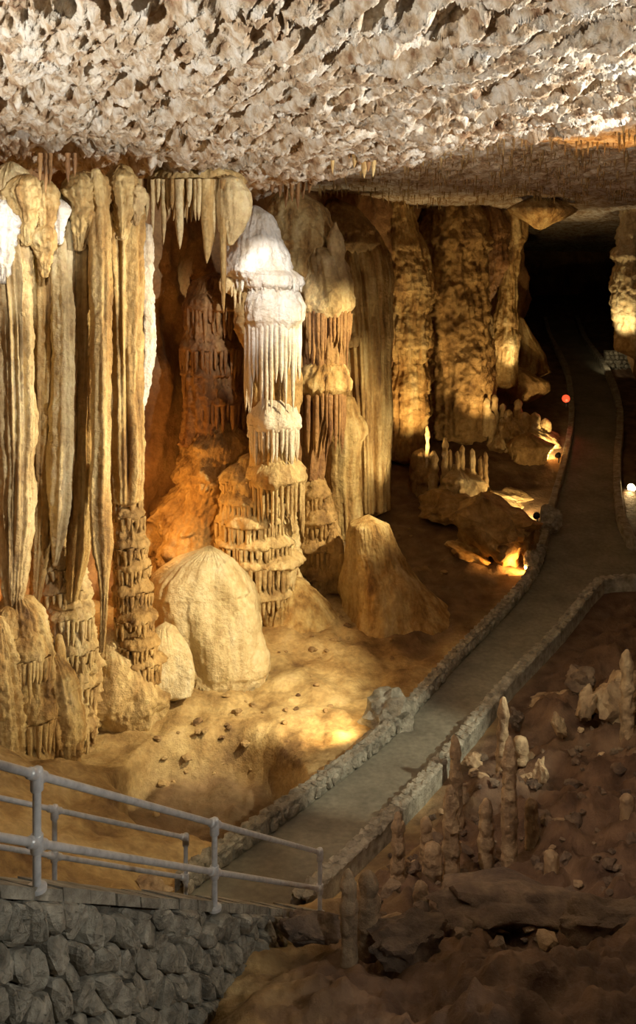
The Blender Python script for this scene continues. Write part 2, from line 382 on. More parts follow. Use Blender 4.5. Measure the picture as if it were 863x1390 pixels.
# ------------------------------------------------------------------ walls
def rock_wall(name, pts, label, z0=-3.0, z1=None, amp=.7, step=.14, mat='wall'):
    L = smooth_line(pts, 24); L = np.array(L)
    seg = np.r_[0, np.cumsum(np.hypot(*np.diff(L, axis=0).T))]
    n = int(seg[-1] / step); s = np.linspace(0, seg[-1], n)
    X = np.interp(s, seg, L[:, 0]); Y = np.interp(s, seg, L[:, 1])
    tx, ty = np.gradient(X), np.gradient(Y); ln = np.hypot(tx, ty); nx, ny = ty / ln, -tx / ln
    z1 = CEIL + 1.2 if z1 is None else z1
    z = np.linspace(z0, z1, int((z1 - z0) / .12))
    Sx, Z = np.meshgrid(X, z); Sy, _ = np.meshgrid(Y, z)
    d = amp * (fbm(Sx * .28, Sy * .28, Z * .20, 5, .55) + .35 * (1 - 2 * np.abs(pn(Sx * .9, Sy * .9, Z * .22 + 9))))
    V = np.stack([Sx + nx[None] * d, Sy + ny[None] * d, Z], -1)
    o = obj(name, mesh_np(name, V.reshape(-1, 3), grid_faces(len(z), n), M[mat])); tag(o, label, None, None, 'structure')
    return o
rock_wall('wall_left', [(-16, 2), (-14, 12), (-11.2, 22), (-9.4, 27.0), (-8.2, 32.5), (-5.0, 37.5), (-1.0, 39.5), (2.2, 43.5), (5.2, 49.5), (9.2, 53.0), (12.2, 57.5), (13.4, 66), (14, 82), (17, 96)], 'brown rock wall behind the draperies and columns')
rock_wall('wall_right', [(34, 92), (27, 78), (22.5, 66), (20.6, 58), (21.5, 50), (24, 40), (22, 30), (17, 20), (15, 10), (14, 2)], 'rough rock wall on the far side of the path')
rock_wall('wall_back', [(12, 97), (22, 98), (36, 97)], 'dark end wall of the passage', amp=1.0, step=.5)

# ------------------------------------------------------------------ formation generator
def smooth1(a, k):
    if k < 2: return a
    p = np.pad(a, k, 'reflect', reflect_type='odd'); ker = np.hanning(2 * k + 3)[1:-1]; ker /= ker.sum()
    return np.convolve(p, ker, 'same')[k:-k]
def formation(spine, Y, seed=0, dr=1.0, flute=(0, 0), tiers=(), lump=(.10, 1.0), nth=None, nz=None, close=.5, rag=0.0, fz=.10, base=None, terr=(0, 0), ribs=None, asym=.16):
    """a dripstone body: spine of (px, py, half width px) at distance Y; flute=(per-turn count, amount);
    tiers=((rim py, overhang px, dome height px, drip px), ...).  Returns V (relative to base), F, base"""
    k = Y / FPX
    sp = np.array(sorted(spine, key=lambda a: a[1]), float)
    hpx = sp[-1, 1] - sp[0, 1]; rmax = sp[:, 2].max()
    nz = nz or int(np.clip(hpx / 1.9, 12, 330)); nth = nth or int(np.clip(rmax * 2 * PI / 2.1, 24, 300))
    py = np.linspace(sp[0, 1], sp[-1, 1], nz)
    ks = max(1, nz // 22)
    cx = smooth1(np.interp(py, sp[:, 1], sp[:, 0]), ks); r = np.maximum(smooth1(np.interp(py, sp[:, 1], sp[:, 2]), max(1, ks // 2)), .4)
    r[0] = min(r[0], sp[0, 2]); 
    th = np.linspace(0, 2 * PI, nth, endpoint=False)
    C, S = np.cos(th)[None, :], np.sin(th)[None, :]
    zz = (ZC - (py - HY) * k)[:, None]
    R = (r * k)[:, None] * np.ones_like(C)
    so = seed * 13.37
    if flute[1]:
        q = flute[0] / 6.0
        a = pn(C * q + so, S * q, zz * fz + so); b = pn(C * q * 2.1 + so, S * q * 2.1 + 5, zz * fz * 2 + so)
        fl = (1 - 2.2 * np.abs(a)) * .7 + (1 - 2.2 * np.abs(b)) * .3
        R = R * (1 + flute[1] * (fl - .35))
    R = R * (1 + asym * pn(C * .8 + so, S * .8, zz * .25 + so) + .5 * asym * pn(C * 1.7 + so, S * 1.7, zz * .5 - so))
    if ribs is None: ribs = (2 * PI * rmax / 8.0, min(1.8, rmax * .07))
    if ribs[1]:
        q = ribs[0] / (2 * PI); a = pn(C * q - so, S * q, zz * .35 + so)
        R = R + ribs[1] * k * (1 - 2.6 * np.abs(a)) * (.6 + 1.2 * np.clip(pn(C * 1.5, S * 1.5 + so, zz * .6), -.4, 1))
    if terr[1]:
        ph = zz / (terr[0] * k) + .9 * pn(C * 1.1 + so, S * 1.1, zz * .35) + .35 * pn(C * 4 + so, S * 4, zz * .7)
        fr = ph - np.floor(ph); gain = np.clip(.75 + 1.3 * pn(C * 2.2 + so, S * 2.2, np.floor(ph) * 3.7), .1, 1.6)
        R = R + terr[1] * k * gain * np.clip((1 - fr), 0, 1) ** .55 * sstep(0, .10, fr)
    if tiers:
        B = np.zeros_like(R)
        for t in tiers:
            rim, over, dome, drip = t; over = over * 1.5
            zr = ZC - (rim - HY) * k + .5 * over * k * pn(C * 1.3 + so, S * 1.3, rim * .1)
            q = max(2.0, rmax / 9.0)
            a = pn(C * q + so, S * q + rim, so + zz * .05); dl = np.clip(.75 - 2.0 * np.abs(a), 0, 1) ** .8
            u = zz - (zr - drip * k * dl)
            up = np.sqrt(np.clip(1 - (np.clip(u, 0, None) / (dome * k + drip * k)) ** 2, 0, 1))
            dn = np.exp(-(np.clip(-u, 0, None) / (2.2 * k)) ** 2)
            gain = (.7 + .6 * pn(C * .9 + so, S * .9, rim * .07 + so)) * np.where(u < drip * k * dl, .45 + .55 * dl, 1)
            B = np.maximum(B, over * k * gain * np.where(u >= 0, up, dn))
        R = R + B
    la, lf = lump
    if la:
        wx = cx[:, None] * k + R * C; wy = Y + R * S
        R = R * (1 + la * fbm(wx * lf + so, wy * lf, zz * lf * .8 + so, 4, .55)) 
    if rag:
        R = R + rag * k * fbm(C * rmax / 7 + so, S * rmax / 7, zz / (9 * k) + so, 3, .6)
    R = np.maximum(R, .2 * k)
    X = ((cx - 431.5) * k)[:, None] + R * C; Yy = Y + R * S * dr
    V = np.stack([X, Yy, np.broadcast_to(zz, X.shape)], -1).reshape(-1, 3)
    F = grid_faces(nz, nth, True)[:, ::-1]
    top = np.array([(cx[0] - 431.5) * k, Y, zz[0, 0] + close * r[0] * k]); bot = np.array([(cx[-1] - 431.5) * k, Y, zz[-1, 0] - close * r[-1] * k])
    nv = len(V); i = np.arange(nth); j = (i + 1) % nth
    F = F.tolist() + np.stack([i * 0 + nv, i, j], -1).tolist() + np.stack([i * 0 + nv + 1, (nz - 1) * nth + j, (nz - 1) * nth + i], -1).tolist()
    V = np.vstack([V, top, bot])
    b = np.array([V[-1, 0], V[-1, 1], V[:, 2].min()]) if base is None else np.array(base)
    return V - b, F, b
def quads_to_mesh(name, V, F, mat):
    me = bpy.data.meshes.new(name); me.from_pydata(V.tolist(), [], F); me.update()
    me.polygons.foreach_set('use_smooth', [True] * len(me.polygons)); me.materials.append(mat)
    return me
def part(root, name, mat, spine, Y, label=None, **kw):
    V, F, b = formation(spine, Y, base=tuple(root.location), **kw)
    o = obj(name, quads_to_mesh(name, V, F, M[mat]), root)
    if label: o['label'] = label
    return o
def single(name, label, cat, mat, spine, Y, group=None, **kw):
    V, F, b = formation(spine, Y, **kw)
    o = obj(name, quads_to_mesh(name, V, F, M[mat]), None, tuple(b))
    return tag(o, label, cat, group)

# stalactites: a few shared unit shapes (length 1, root radius 1), scaled per piece
def unit_stal(seed, blunt=.35, n=14, m=16):
    t = np.linspace(0, 1, m); th = np.linspace(0, 2 * PI, n, endpoint=False)
    r = (1 - t) ** .55 * (1 - blunt) + blunt * (1 - t ** 6); r[-1] = .05
    r = r * (1 + .14 * pn(t * 5, seed * 3.1, .5)) 
    T, H = np.meshgrid(t, th, indexing='ij')
    R = r[:, None] * (1 + .22 * pn(np.cos(H) * 1.7 + seed, np.sin(H) * 1.7, T * 1.5))
    wx = .35 * pn(T * 2.2, seed * 1.7, .2) * T; wy = .35 * pn(T * 2.2, seed * 1.7, 6.2) * T
    V = np.stack([R * np.cos(H) + wx, R * np.sin(H) + wy, -T], -1).reshape(-1, 3)
    V = np.vstack([V, [wx[-1, 0], wy[-1, 0], -1.01]])
    F = grid_faces(m, n, True).tolist()
    k = (m - 1) * n
    return V, F, [(k + i, k + (i + 1) % n, len(V) - 1) for i in range(n)] + [tuple(range(n))]
STAL = {}
def stal_mesh(mat, i, blunt=.35):
    key = (mat, i, blunt)
    if key not in STAL:
        V, F, T = unit_stal(i * 1.37 + .3, blunt); me = bpy.data.meshes.new('stalactite')
        me.from_pydata(V.tolist(), [], F + T); me.update(); me.polygons.foreach_set('use_smooth', [True] * len(me.polygons)); me.materials.append(M[mat])
        STAL[key] = me
    return STAL[key]
def stalactite(root, mat, top, length, r, i=0, blunt=.35, name='stalactite', rz=0, under=None):
    o = bpy.data.objects.new(name, stal_mesh(mat, i % 5, blunt)); o.scale = (r, r, length)
    o.location = Vector(top) - Vector(root.location); o.rotation_euler[2] = rz
    return link(o, root if under is None else under)
def fringe(root, mat, cx, py, rpx, Y, n, lens, wpx, seed, dr=1.0, a0=-170, a1=-10, blunt=.35, inset=.93, under=None):
    """drips hanging round the near rim of a shelf"""
    rnd = random.Random(seed); k = Y / FPX
    for j in range(n):
        a = math.radians(a0 + (a1 - a0) * (j + .5 + rnd.uniform(-.3, .3)) / n)
        rr = rpx * inset * k * rnd.uniform(.95, 1.03)
        top = ((cx - 431.5) * k + rr * math.cos(a), Y + rr * math.sin(a) * dr, ZC - (py + rnd.uniform(-3, 2) - HY) * k)
        stalactite(root, mat, top, rnd.uniform(*lens) * k, wpx * k * rnd.uniform(.7, 1.25), rnd.randrange(5), blunt, rz=rnd.uniform(0, 6), under=under)

def shelf(root, mat, cx, py, rpx, Y, seed, h=16, n=None, lens=(14, 30), w=3.0, dr=1.0, drip=None, a0=-175, a1=-5, blunt=.5, name='shelf'):
    """a rounded ledge whose rim hangs with drips; py is the rim"""
    sh = part(root, name, mat, [(cx, py - h, rpx * .45), (cx, py - h * .7, rpx * .78), (cx, py - h * .3, rpx * .96), (cx, py, rpx), (cx, py + 5, rpx * .82)], Y, seed=seed, rag=2.2, dr=dr, asym=.12, lump=(.12, 1.2), ribs=(2 * PI * rpx / 10, 1.2))
    fringe(root, drip or mat, cx, py, rpx, Y, n or int(rpx * .36) + 3, lens, w, seed, dr, a0, a1, blunt, under=sh)
# ================================================================== draped wall on the left
FL = 'flowstone'
def drapery(label, mat, spine, Y, **kw):
    kw.setdefault('lump', (.14, 1.0)); kw.setdefault('fz', .09); kw.setdefault('rag', 1.0)
    return single('drapery', label, 'drapery', mat, spine, Y, 'stone draperies hanging on the left wall', **kw)
D = [
drapery('leftmost thick drapery with a pale rounded head and thin ribs', 'cream', [(14, 222, 8), (14, 232, 22), (14, 262, 32), (12, 300, 30), (14, 335, 26), (20, 450, 24), (22, 600, 24), (20, 720, 20), (18, 800, 14), (18, 838, 5)], 23.5, seed=1, flute=(20, .42), dr=.8),
drapery('narrow ribbed drapery beside the leftmost thick one', 'ochre', [(58, 250, 5), (58, 264, 13), (60, 330, 18), (62, 450, 20), (60, 600, 17), (57, 700, 15), (52, 780, 10), (46, 838, 3)], 24.2, seed=2, flute=(15, .48), dr=.7),
drapery('slim drapery with a pale streak tapering to a point above the lumpy flowstone', 'cream', [(80, 262, 4), (80, 276, 11), (84, 340, 14), (86, 480, 13), (84, 600, 14), (82, 680, 15), (79, 725, 10), (74, 768, 2)], 24.0, seed=3, flute=(9, .36), dr=.8),
drapery('broad fluted drapery with several sharp vertical folds', 'ochre', [(114, 234, 6), (113, 248, 18), (112, 266, 24), (112, 300, 22), (112, 420, 20), (110, 560, 17), (108, 680, 15), (104, 750, 12), (98, 815, 5)], 24.4, seed=4, flute=(15, .52), dr=.7),
drapery('long sharp-edged drapery ending in a thin drooping tail', 'ochre', [(130, 230, 4), (130, 246, 11), (136, 300, 13), (137, 450, 12), (136, 600, 12), (134, 690, 15), (136, 740, 14), (140, 780, 6), (141, 820, 4), (138, 885, 3)], 23.9, seed=5, flute=(9, .40), dr=.9),
drapery('wide rounded drapery left of the white ragged slab', 'ochre', [(165, 226, 8), (165, 242, 20), (166, 262, 26), (166, 300, 25), (168, 420, 22), (170, 540, 21), (172, 640, 22), (172, 680, 18)], 25.3, seed=6, flute=(16, .46), dr=.8),
drapery('ragged white slab at the edge of the dark alcove', 'white', [(196, 305, 7), (197, 330, 10), (198, 400, 9), (199, 440, 12), (200, 480, 10), (196, 520, 7), (190, 562, 2)], 26.0, seed=7, flute=(8, .2), dr=.7, rag=1.5, terr=(30, 2), asym=.4)]
# rounded caps on the drapery heads
def cap(o, mat, px, py, r, Y, seed, label=None):
    V, F, b = formation([(px, py - r * .9, r * .25), (px, py - r * .45, r * .7), (px, py + r * .1, r * .95), (px + r * .1, py + r * .9, r * .85), (px + r * .1, py + r * 2.0, r * .55), (px, py + r * 3.4, r * .2)], Y, base=tuple(o.location), seed=seed, tiers=((py + r * .5, r * .12, r * 1.2, r * 1.3),), rag=3.0, lump=(.3, 1.6), asym=.4, flute=(12, .3))
    c = obj('cap', quads_to_mesh('cap', V, F, M[mat]), o)
    if label: c['label'] = label
for di, mt, px, py, r in [(0, 'white', 4, 296, 26), (0, 'ochre', 36, 258, 22), (1, 'ochre', 60, 318, 17), (1, 'ochre', 62, 262, 18), (2, 'white', 80, 284, 14), (3, 'ochre', 108, 258, 24), (3, 'ochre', 120, 284, 14), (4, 'ochre', 138, 252, 15), (5, 'ochre', 166, 250, 22), (5, 'cream', 184, 262, 13)]:
    cap(D[di], mt, px, py, r, 23.15 + .25 * di, 300 + px)
# lumpy flowstone under the draperies
rcs = empty('flowstone_cascade', W(40, 1070, 23.4), 'ribbed flowstone cascade under the leftmost draperies', FL)
part(rcs, 'core', 'ochre', [(24, 812, 14), (26, 835, 28), (28, 880, 36), (32, 940, 40), (40, 1000, 42), (50, 1050, 42), (55, 1080, 40)], 23.6, seed=31, flute=(18, .26), ribs=(56, 2.8), asym=.3, dr=.8, rag=3)
part(rcs, 'lobe', 'ochre', [(-8, 840, 12), (-6, 880, 26), (-2, 960, 34), (4, 1040, 36), (6, 1070, 34)], 22.9, seed=38, flute=(16, .26), ribs=(40, 2.6), asym=.3, rag=3)
for i, (cx, py, r, ln) in enumerate([(10, 862, 26, (20, 50)), (34, 890, 34, (30, 70)), (20, 946, 32, (24, 60)), (48, 972, 34, (30, 66)), (38, 1030, 38, (14, 36))]):
    shelf(rcs, 'ochre', cx, py, r, 23.3, 500 + i, 34, None, ln, 4.2, .8, blunt=.35)
gc = empty('flowstone_cascade', W(90, 1045, 25.0), 'lumpy golden flowstone below the slim drapery points', FL)
part(gc, 'core', 'cream', [(62, 640, 10), (72, 720, 22), (84, 780, 30), (92, 860, 36), (96, 930, 36), (92, 1000, 34), (88, 1045, 30)], 25.1, seed=32, flute=(14, .16), terr=(15, 5), dr=.8, rag=3.5)
for i, (cx, py, r) in enumerate([(68, 742, 26), (76, 768, 30), (84, 800, 32), (94, 835, 34), (98, 880, 36), (104, 930, 30), (100, 985, 32)]):
    shelf(gc, 'cream', cx, py, r, 24.9, 420 + i, 20, None, (10, 40), 3.8, .8, blunt=.3)
single('flowstone_cascade', 'bulging flowstone lobe with a small knob below the golden cascade', FL, 'ochre', [(72, 885, 6), (76, 915, 20), (80, 970, 28), (84, 1020, 26), (84, 1050, 22)], 23.8, seed=33, flute=(14, .2), ribs=(40, 2.4), tiers=((930, 4, 30, 22), (1000, 5, 50, 30)), rag=2)
single('stalagmite', 'small rounded stalagmite on the golden flowstone cascade', 'stalagmite', 'ochre', [(80, 862, 4), (81, 880, 8), (82, 920, 10), (83, 945, 12)], 23.9, seed=34)
tw = empty('flowstone_tower', W(186, 915, 26.2), 'many-tiered brown flowstone tower below the wide drapery', FL)
part(tw, 'core', 'tan', [(168, 620, 12), (172, 660, 15), (176, 720, 20), (180, 780, 22), (183, 840, 24), (186, 890, 28), (190, 925, 30)], 26.3, seed=35, flute=(10, .2), rag=2.5)
for i, (cx, py, r) in enumerate([(170, 650, 18), (173, 672, 21), (175, 698, 22), (178, 740, 25), (180, 768, 25), (182, 800, 27), (183, 838, 28), (186, 872, 30), (190, 898, 31)]):
    shelf(tw, 'tan', cx, py, r, 26.2, 400 + i, 15, None, (8, 28), 3.8, drip='tan', blunt=.25)
single('flowstone_mound', 'smooth tan flowstone mound at the foot of the tiered tower', FL, 'cream', [(150, 862, 20), (158, 885, 46), (162, 920, 58), (165, 955, 62), (170, 985, 50)], 26.2, seed=36, lump=(.22, .6), dr=.7, tiers=((950, 5, 40, 12),), asym=.3)
single('flowstone_mound', 'low fringed flowstone apron between the tan mound and the pale dome', FL, 'pale', [(225, 850, 12), (228, 875, 28), (226, 905, 38), (222, 935, 40)], 27.0, seed=37, lump=(.2, .8), dr=.8, asym=.35)
# the bank in front
# ================================================================== alcove curtain
ct = empty('stalactite_curtain', W(262, 300, 28.0), 'row of stalactites hanging from a tan shelf over the dark alcove', 'stalactite')
part(ct, 'shelf', 'ochre', [(262, 226, 40), (262, 236, 62), (262, 246, 68), (264, 256, 64), (264, 264, 48), (264, 272, 24)], 28.0, seed=40, dr=.45, rag=3, flute=(50, .05))
part(ct, 'lobe', 'cream', [(312, 244, 14), (316, 262, 20), (317, 290, 19), (314, 318, 12), (312, 332, 4)], 27.4, seed=41, flute=(16, .2), tiers=((300, 3, 25, 22),))
for i, (px, tip, w) in enumerate([(192, 335, 3.5), (199, 300, 4), (207, 318, 3.2), (215, 286, 4), (222, 332, 4.2), (230, 292, 4), (236, 300, 3.5), (243, 338, 6.5), (251, 296, 4.5), (259, 280, 4), (266, 300, 4), (274, 286, 4.5), (281, 357, 9.5), (291, 330, 4.5), (297, 292, 5), (303, 424, 5.0), (309, 330, 4.5)]):
    p = W(px, 244, 27.35 + .2 * math.sin(i * 2.4)); k = p.y / FPX
    stalactite(ct, 'cream' if i % 3 else 'ochre', p, (tip - 244) * k, w * 1.1 * k, i, .45, rz=i * 1.1)
rnd = random.Random(77)
for i in range(30):
    p = W(188 + i * 4.6 + rnd.uniform(-2, 2), 243, 27.3 + rnd.uniform(-.2, .2)); k = p.y / FPX
    stalactite(ct, 'ochre' if i % 3 else 'cream', p, rnd.uniform(26, 62) * k, rnd.uniform(2.4, 4.4) * k, i, .45, rz=i * 1.3)
ct2 = empty('stalactite_curtain', W(498, 225, 27.0), 'cluster of brown stalactites hanging from the pitted roof', 'stalactite')
part(ct2, 'root_rock', 'brown', [(492, 172, 22), (492, 184, 34), (494, 196, 30), (496, 204, 18)], 27.0, seed=43, rag=3)
for i, (px, tip, w) in enumerate([(452, 240, 4), (474, 214, 4), (481, 226, 5), (488, 222, 5), (494, 240, 6), (501, 232, 6), (507, 238, 4.5), (514, 214, 4), (521, 212, 6), (527, 206, 5)]):
    p = W(px, 178 if px < 460 else 184, 26.6); k = p.y / FPX
    stalactite(ct2, 'brown' if i % 2 else 'ochre', p, (tip - 182) * k, w * k, i, .4)
for nm, lb, xs, Y, py in [('stalactite_curtain', 'small dark stalactites in the gap above the main column', [(370, 262), (380, 268), (388, 282), (396, 275), (404, 284), (412, 270), (420, 262)], 31.5, 236),
                          ('stalactite_curtain', 'few short stalactites under the roof at the upper left', [(55, 246), (62, 262), (68, 250), (92, 248), (101, 240)], 22.0, 208)]:
    c3 = empty(nm, W(xs[len(xs) // 2][0], py, Y), lb, 'stalactite')
    for i, (px, tip) in enumerate(xs):
        p = W(px, py, Y + .2 * (i % 3)); k = p.y / FPX
        stalactite(c3, 'brown', p, (tip - py) * k, 3.6 * k, i, .4)

# fine straws all over the far roof, too many to count
rnd = random.Random(21); VV = []; FF = []
while len(VV) < 900 * 7:
    px, Y = rnd.uniform(430, 880), rnd.uniform(24, 46); x = (px - 431.5) / FPX * Y
    if Y < np.interp(x, [-12, 0, 2, 8, 14], [60, 31, 28, 20.5, 17]) + .8: continue
    z = float(ceil_z(np.array([x]), np.array([Y]))[0]) + .05; l = rnd.uniform(.12, .55) * rnd.uniform(.5, 1.3); r = rnd.uniform(.025, .06); b0 = len(VV)
    VV += [(x + r * math.cos(a * PI / 3), Y + r * math.sin(a * PI / 3), z) for a in range(6)] + [(x, Y, z - l)]
    FF += [(b0 + (a + 1) % 6, b0 + a, b0 + 6) for a in range(6)]
o = obj('roof_straws', mesh_np('roof_straws', VV, FF, M['tan'])); tag(o, 'fine short straw stalactites bristling on the far roof', 'stalactite', None, 'stuff')
# ================================================================== the great white-topped column
mc = empty('flowstone_column', W(360, 812, 33.8), 'great tiered flowstone column with a bright white cascade down its front', 'column')
part(mc, 'dome', 'white', [(346, 281, 6), (348, 292, 20), (348, 320, 33), (350, 350, 41), (352, 370, 43), (352, 382, 34)], 33.2, seed=50, tiers=((368, 4, 40, 14),), flute=(30, .05), rag=1.5, label='white rounded upper dome')
fringe(mc, 'white', 350, 368, 44, 33.2, 17, (14, 30), 2.9, 1)
part(mc, 'left_shelf', 'cream', [(318, 366, 10), (320, 380, 20), (318, 394, 18)], 33.0, seed=51, rag=2)
fringe(mc, 'cream', 318, 385, 20, 33.0, 8, (14, 34), 2.6, 2)
part(mc, 'shelf', 'white', [(372, 366, 22), (372, 376, 37), (372, 388, 39), (372, 396, 30)], 32.9, seed=52, rag=1.5, label='white narrow shelf')
fringe(mc, 'white', 372, 385, 40, 32.9, 16, (7, 15), 2.5, 3)
part(mc, 'dome', 'white', [(368, 386, 18), (370, 396, 33), (371, 415, 40), (371, 434, 41), (370, 448, 30)], 32.7, seed=53, rag=1.5, label='white lower dome over the long stalactites')
part(mc, 'core', 'tan', [(370, 430, 28), (370, 470, 30), (371, 520, 30), (371, 565, 30)], 33.3, seed=54, flute=(30, .2), fz=.05)
rnd = random.Random(5)
for j in range(17):
    a = math.radians(-172 + 164 * j / 16); k = 32.8 / FPX; r0 = 36 * k
    top = Vector(((370 - 431.5) * k + r0 * math.cos(a), 32.8 + r0 * math.sin(a), ZC - (436 - HY) * k))
    stalactite(mc, 'white', top, rnd.choice([64, 80, 118, 122, 122]) * k, rnd.uniform(2.8, 4.4) * k, j, .62, rz=j)
part(mc, 'left_lobe', 'tan', [(335, 396, 12), (338, 420, 20), (342, 450, 20), (345, 480, 10)], 33.0, seed=55, rag=2.5, tiers=((440, 4, 20, 14),))
part(mc, 'tier', 'white', [(372, 542, 20), (372, 552, 30), (372, 570, 35), (372, 582, 34)], 32.9, seed=56, rag=1.5, tiers=((578, 3, 20, 6),), label='white stepped tier')
part(mc, 'core', 'cream', [(372, 570, 30), (372, 610, 31), (372, 650, 34)], 33.1, seed=57, flute=(34, .16), fz=.05)
fringe(mc, 'white', 372, 578, 35, 32.9, 15, (26, 54), 3.1, 4, blunt=.55)
part(mc, 'tier', 'cream', [(376, 620, 22), (374, 634, 40), (374, 648, 44), (374, 656, 38)], 32.9, seed=58, rag=2)
fringe(mc, 'cream', 374, 650, 43, 32.9, 16, (40, 84), 3.2, 5, blunt=.55)
part(mc, 'core', 'cream', [(345, 620, 18), (346, 650, 42), (348, 690, 50), (352, 740, 53), (356, 790, 50), (360, 830, 44)], 33.7, seed=59, flute=(40, .10), rag=2)
for i, (cx, py, r, ln) in enumerate([(326, 652, 30, (10, 24)), (345, 676, 50, (14, 30)), (344, 704, 54, (16, 34)), (348, 732, 58, (14, 32)), (352, 758, 60, (20, 44)), (358, 798, 56, (10, 24))]):
    shelf(mc, 'cream', cx, py, r, 33.4, 440 + i, 20, None, ln, 3.1, a1=-25)
# left, shadowed flank
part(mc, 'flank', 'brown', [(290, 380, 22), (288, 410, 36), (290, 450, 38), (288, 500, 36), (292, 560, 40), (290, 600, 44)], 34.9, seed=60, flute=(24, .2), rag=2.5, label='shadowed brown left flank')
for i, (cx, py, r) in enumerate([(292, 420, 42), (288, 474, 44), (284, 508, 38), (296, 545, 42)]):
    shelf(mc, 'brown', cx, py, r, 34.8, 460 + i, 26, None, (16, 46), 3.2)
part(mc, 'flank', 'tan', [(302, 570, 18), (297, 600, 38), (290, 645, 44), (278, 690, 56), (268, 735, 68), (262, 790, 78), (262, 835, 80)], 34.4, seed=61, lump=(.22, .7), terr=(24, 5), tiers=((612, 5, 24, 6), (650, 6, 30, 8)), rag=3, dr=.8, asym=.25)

# right half, tan domes with a brown fringe
rc = empty('flowstone_column', W(440, 812, 36.0), 'tan flowstone column with brown fringes right of the white cascade', 'column')
part(rc, 'dome', 'ochre', [(392, 262, 16), (400, 276, 34), (410, 310, 44), (416, 350, 46), (418, 392, 44), (420, 410, 36)], 36.0, seed=70, tiers=((330, 4, 50, 5), (385, 4, 40, 6)), rag=1.5, label='smooth tan upper dome')
part(rc, 'dome', 'cream', [(434, 338, 12), (438, 350, 27), (443, 384, 34), (443, 418, 37), (442, 430, 30)], 35.0, seed=71, rag=1.5, label='cream bell-shaped dome')
part(rc, 'core', 'brown', [(440, 415, 30), (440, 460, 29), (440, 500, 28)], 35.2, seed=72, flute=(30, .2), fz=.05)
fringe(rc, 'brown', 442, 424, 37, 35.0, 17, (30, 76), 3.4, 8, blunt=.5)
part(rc, 'dome', 'ochre', [(440, 484, 14), (440, 496, 28), (438, 515, 36), (437, 528, 36), (436, 540, 28)], 35.0, seed=73, rag=2, tiers=((526, 3, 24, 6),))
part(rc, 'core', 'brown', [(436, 530, 30), (432, 560, 26), (428, 600, 18), (424, 650, 14)], 35.2, seed=74, flute=(26, .2), fz=.05)
fringe(rc, 'brown', 437, 530, 35, 35.0, 15, (40, 90), 3.4, 9, blunt=.5)
part(rc, 'base', 'tan', [(426, 640, 10), (428, 670, 20), (432, 720, 28), (436, 770, 32), (432, 815, 42), (430, 835, 46)], 35.2, seed=75, flute=(20, .12), rag=2)
for i, (cx, py, r) in enumerate([(427, 672, 22), (430, 705, 28), (434, 742, 32), (436, 780, 34)]):
    shelf(rc, 'tan', cx, py, r, 35.1, 480 + i, 24, None, (10, 30), 3.2)
single('stalagmite', 'pointed pale stalagmite standing on the cream bell-shaped dome', 'stalagmite', 'cream', [(455, 302, 1.5), (454, 314, 7), (455, 328, 10), (457, 342, 10), (455, 362, 11)], 34.6, seed=76, tiers=((326, 2, 10, 3), (340, 2, 10, 3)), rag=1)
single('stalagmite', 'rounded tan stalagmite at the right foot of the tan column', 'stalagmite', 'tan', [(452, 718, 4), (454, 735, 11), (456, 765, 14), (458, 800, 17)], 34.6, seed=77)
single('stalagmite', 'short tan stalagmite beside the rounded one at the column foot', 'stalagmite', 'tan', [(464, 752, 3), (464, 764, 6), (464, 800, 8)], 34.2, seed=78)
ac = empty('flowstone_column', W(500, 690, 41.0), 'tall fluted column with an arched top behind the tan column', 'column')
part(ac, 'shaft', 'ochre', [(458, 284, 14), (466, 302, 31), (470, 320, 39), (478, 345, 42), (484, 380, 42), (489, 450, 38), (494, 550, 33), (497, 690, 30)], 41.0, seed=80, flute=(30, .30), fz=.03, lump=(.06, .5), asym=.06)
part(ac, 'arched_cap', 'tan', [(454, 272, 8), (461, 282, 25), (466, 297, 34), (470, 318, 41), (472, 332, 42), (474, 342, 36)], 40.6, seed=81, rag=1.5, tiers=((318, 2, 14, 4), (334, 3, 18, 4)), asym=.06, label='smooth dark arched cap')
part(ac, 'ledge', 'tan', [(478, 448, 6), (480, 458, 13), (478, 470, 10)], 40.0, seed=82, rag=2)
part(ac, 'skirt', 'ochre', [(470, 540, 10), (468, 570, 22), (466, 640, 24), (470, 700, 22), (470, 730, 16)], 39.0, seed=83, flute=(30, .2), fz=.03, tiers=((588, 3, 14, 10),))

# ================================================================== mounds on the floor
single('stalagmite_mound', 'big pale rounded dome of flowstone at the foot of the white column', 'stalagmite', 'pale', [(285, 748, 16), (283, 758, 36), (282, 780, 55), (281, 815, 67), (284, 855, 74), (284, 900, 74), (280, 930, 66)], 28.8, seed=90, lump=(.14, .5), asym=.30, ribs=(70, 1.2), tiers=((800, 4, 40, 18), (905, 5, 90, 20)), dr=.9)
single('stalagmite_mound', 'smaller cone-shaped tan mound with a flat knobby top', 'stalagmite', 'ochre', [(500, 704, 12), (500, 711, 26), (504, 740, 30), (510, 762, 36), (516, 790, 48), (524, 820, 62), (530, 848, 76)], 33.2, seed=91, lump=(.10, .7), tiers=((752, 2.5, 36, 10),), rag=1, ribs=(30, .5), asym=.3)
single('stalagmite_mound', 'low tan flowstone swell between the pale dome and the column foot', 'stalagmite', 'ochre', [(400, 790, 14), (402, 812, 36), (408, 838, 52), (412, 862, 60)], 33.0, seed=92, lump=(.12, .6))
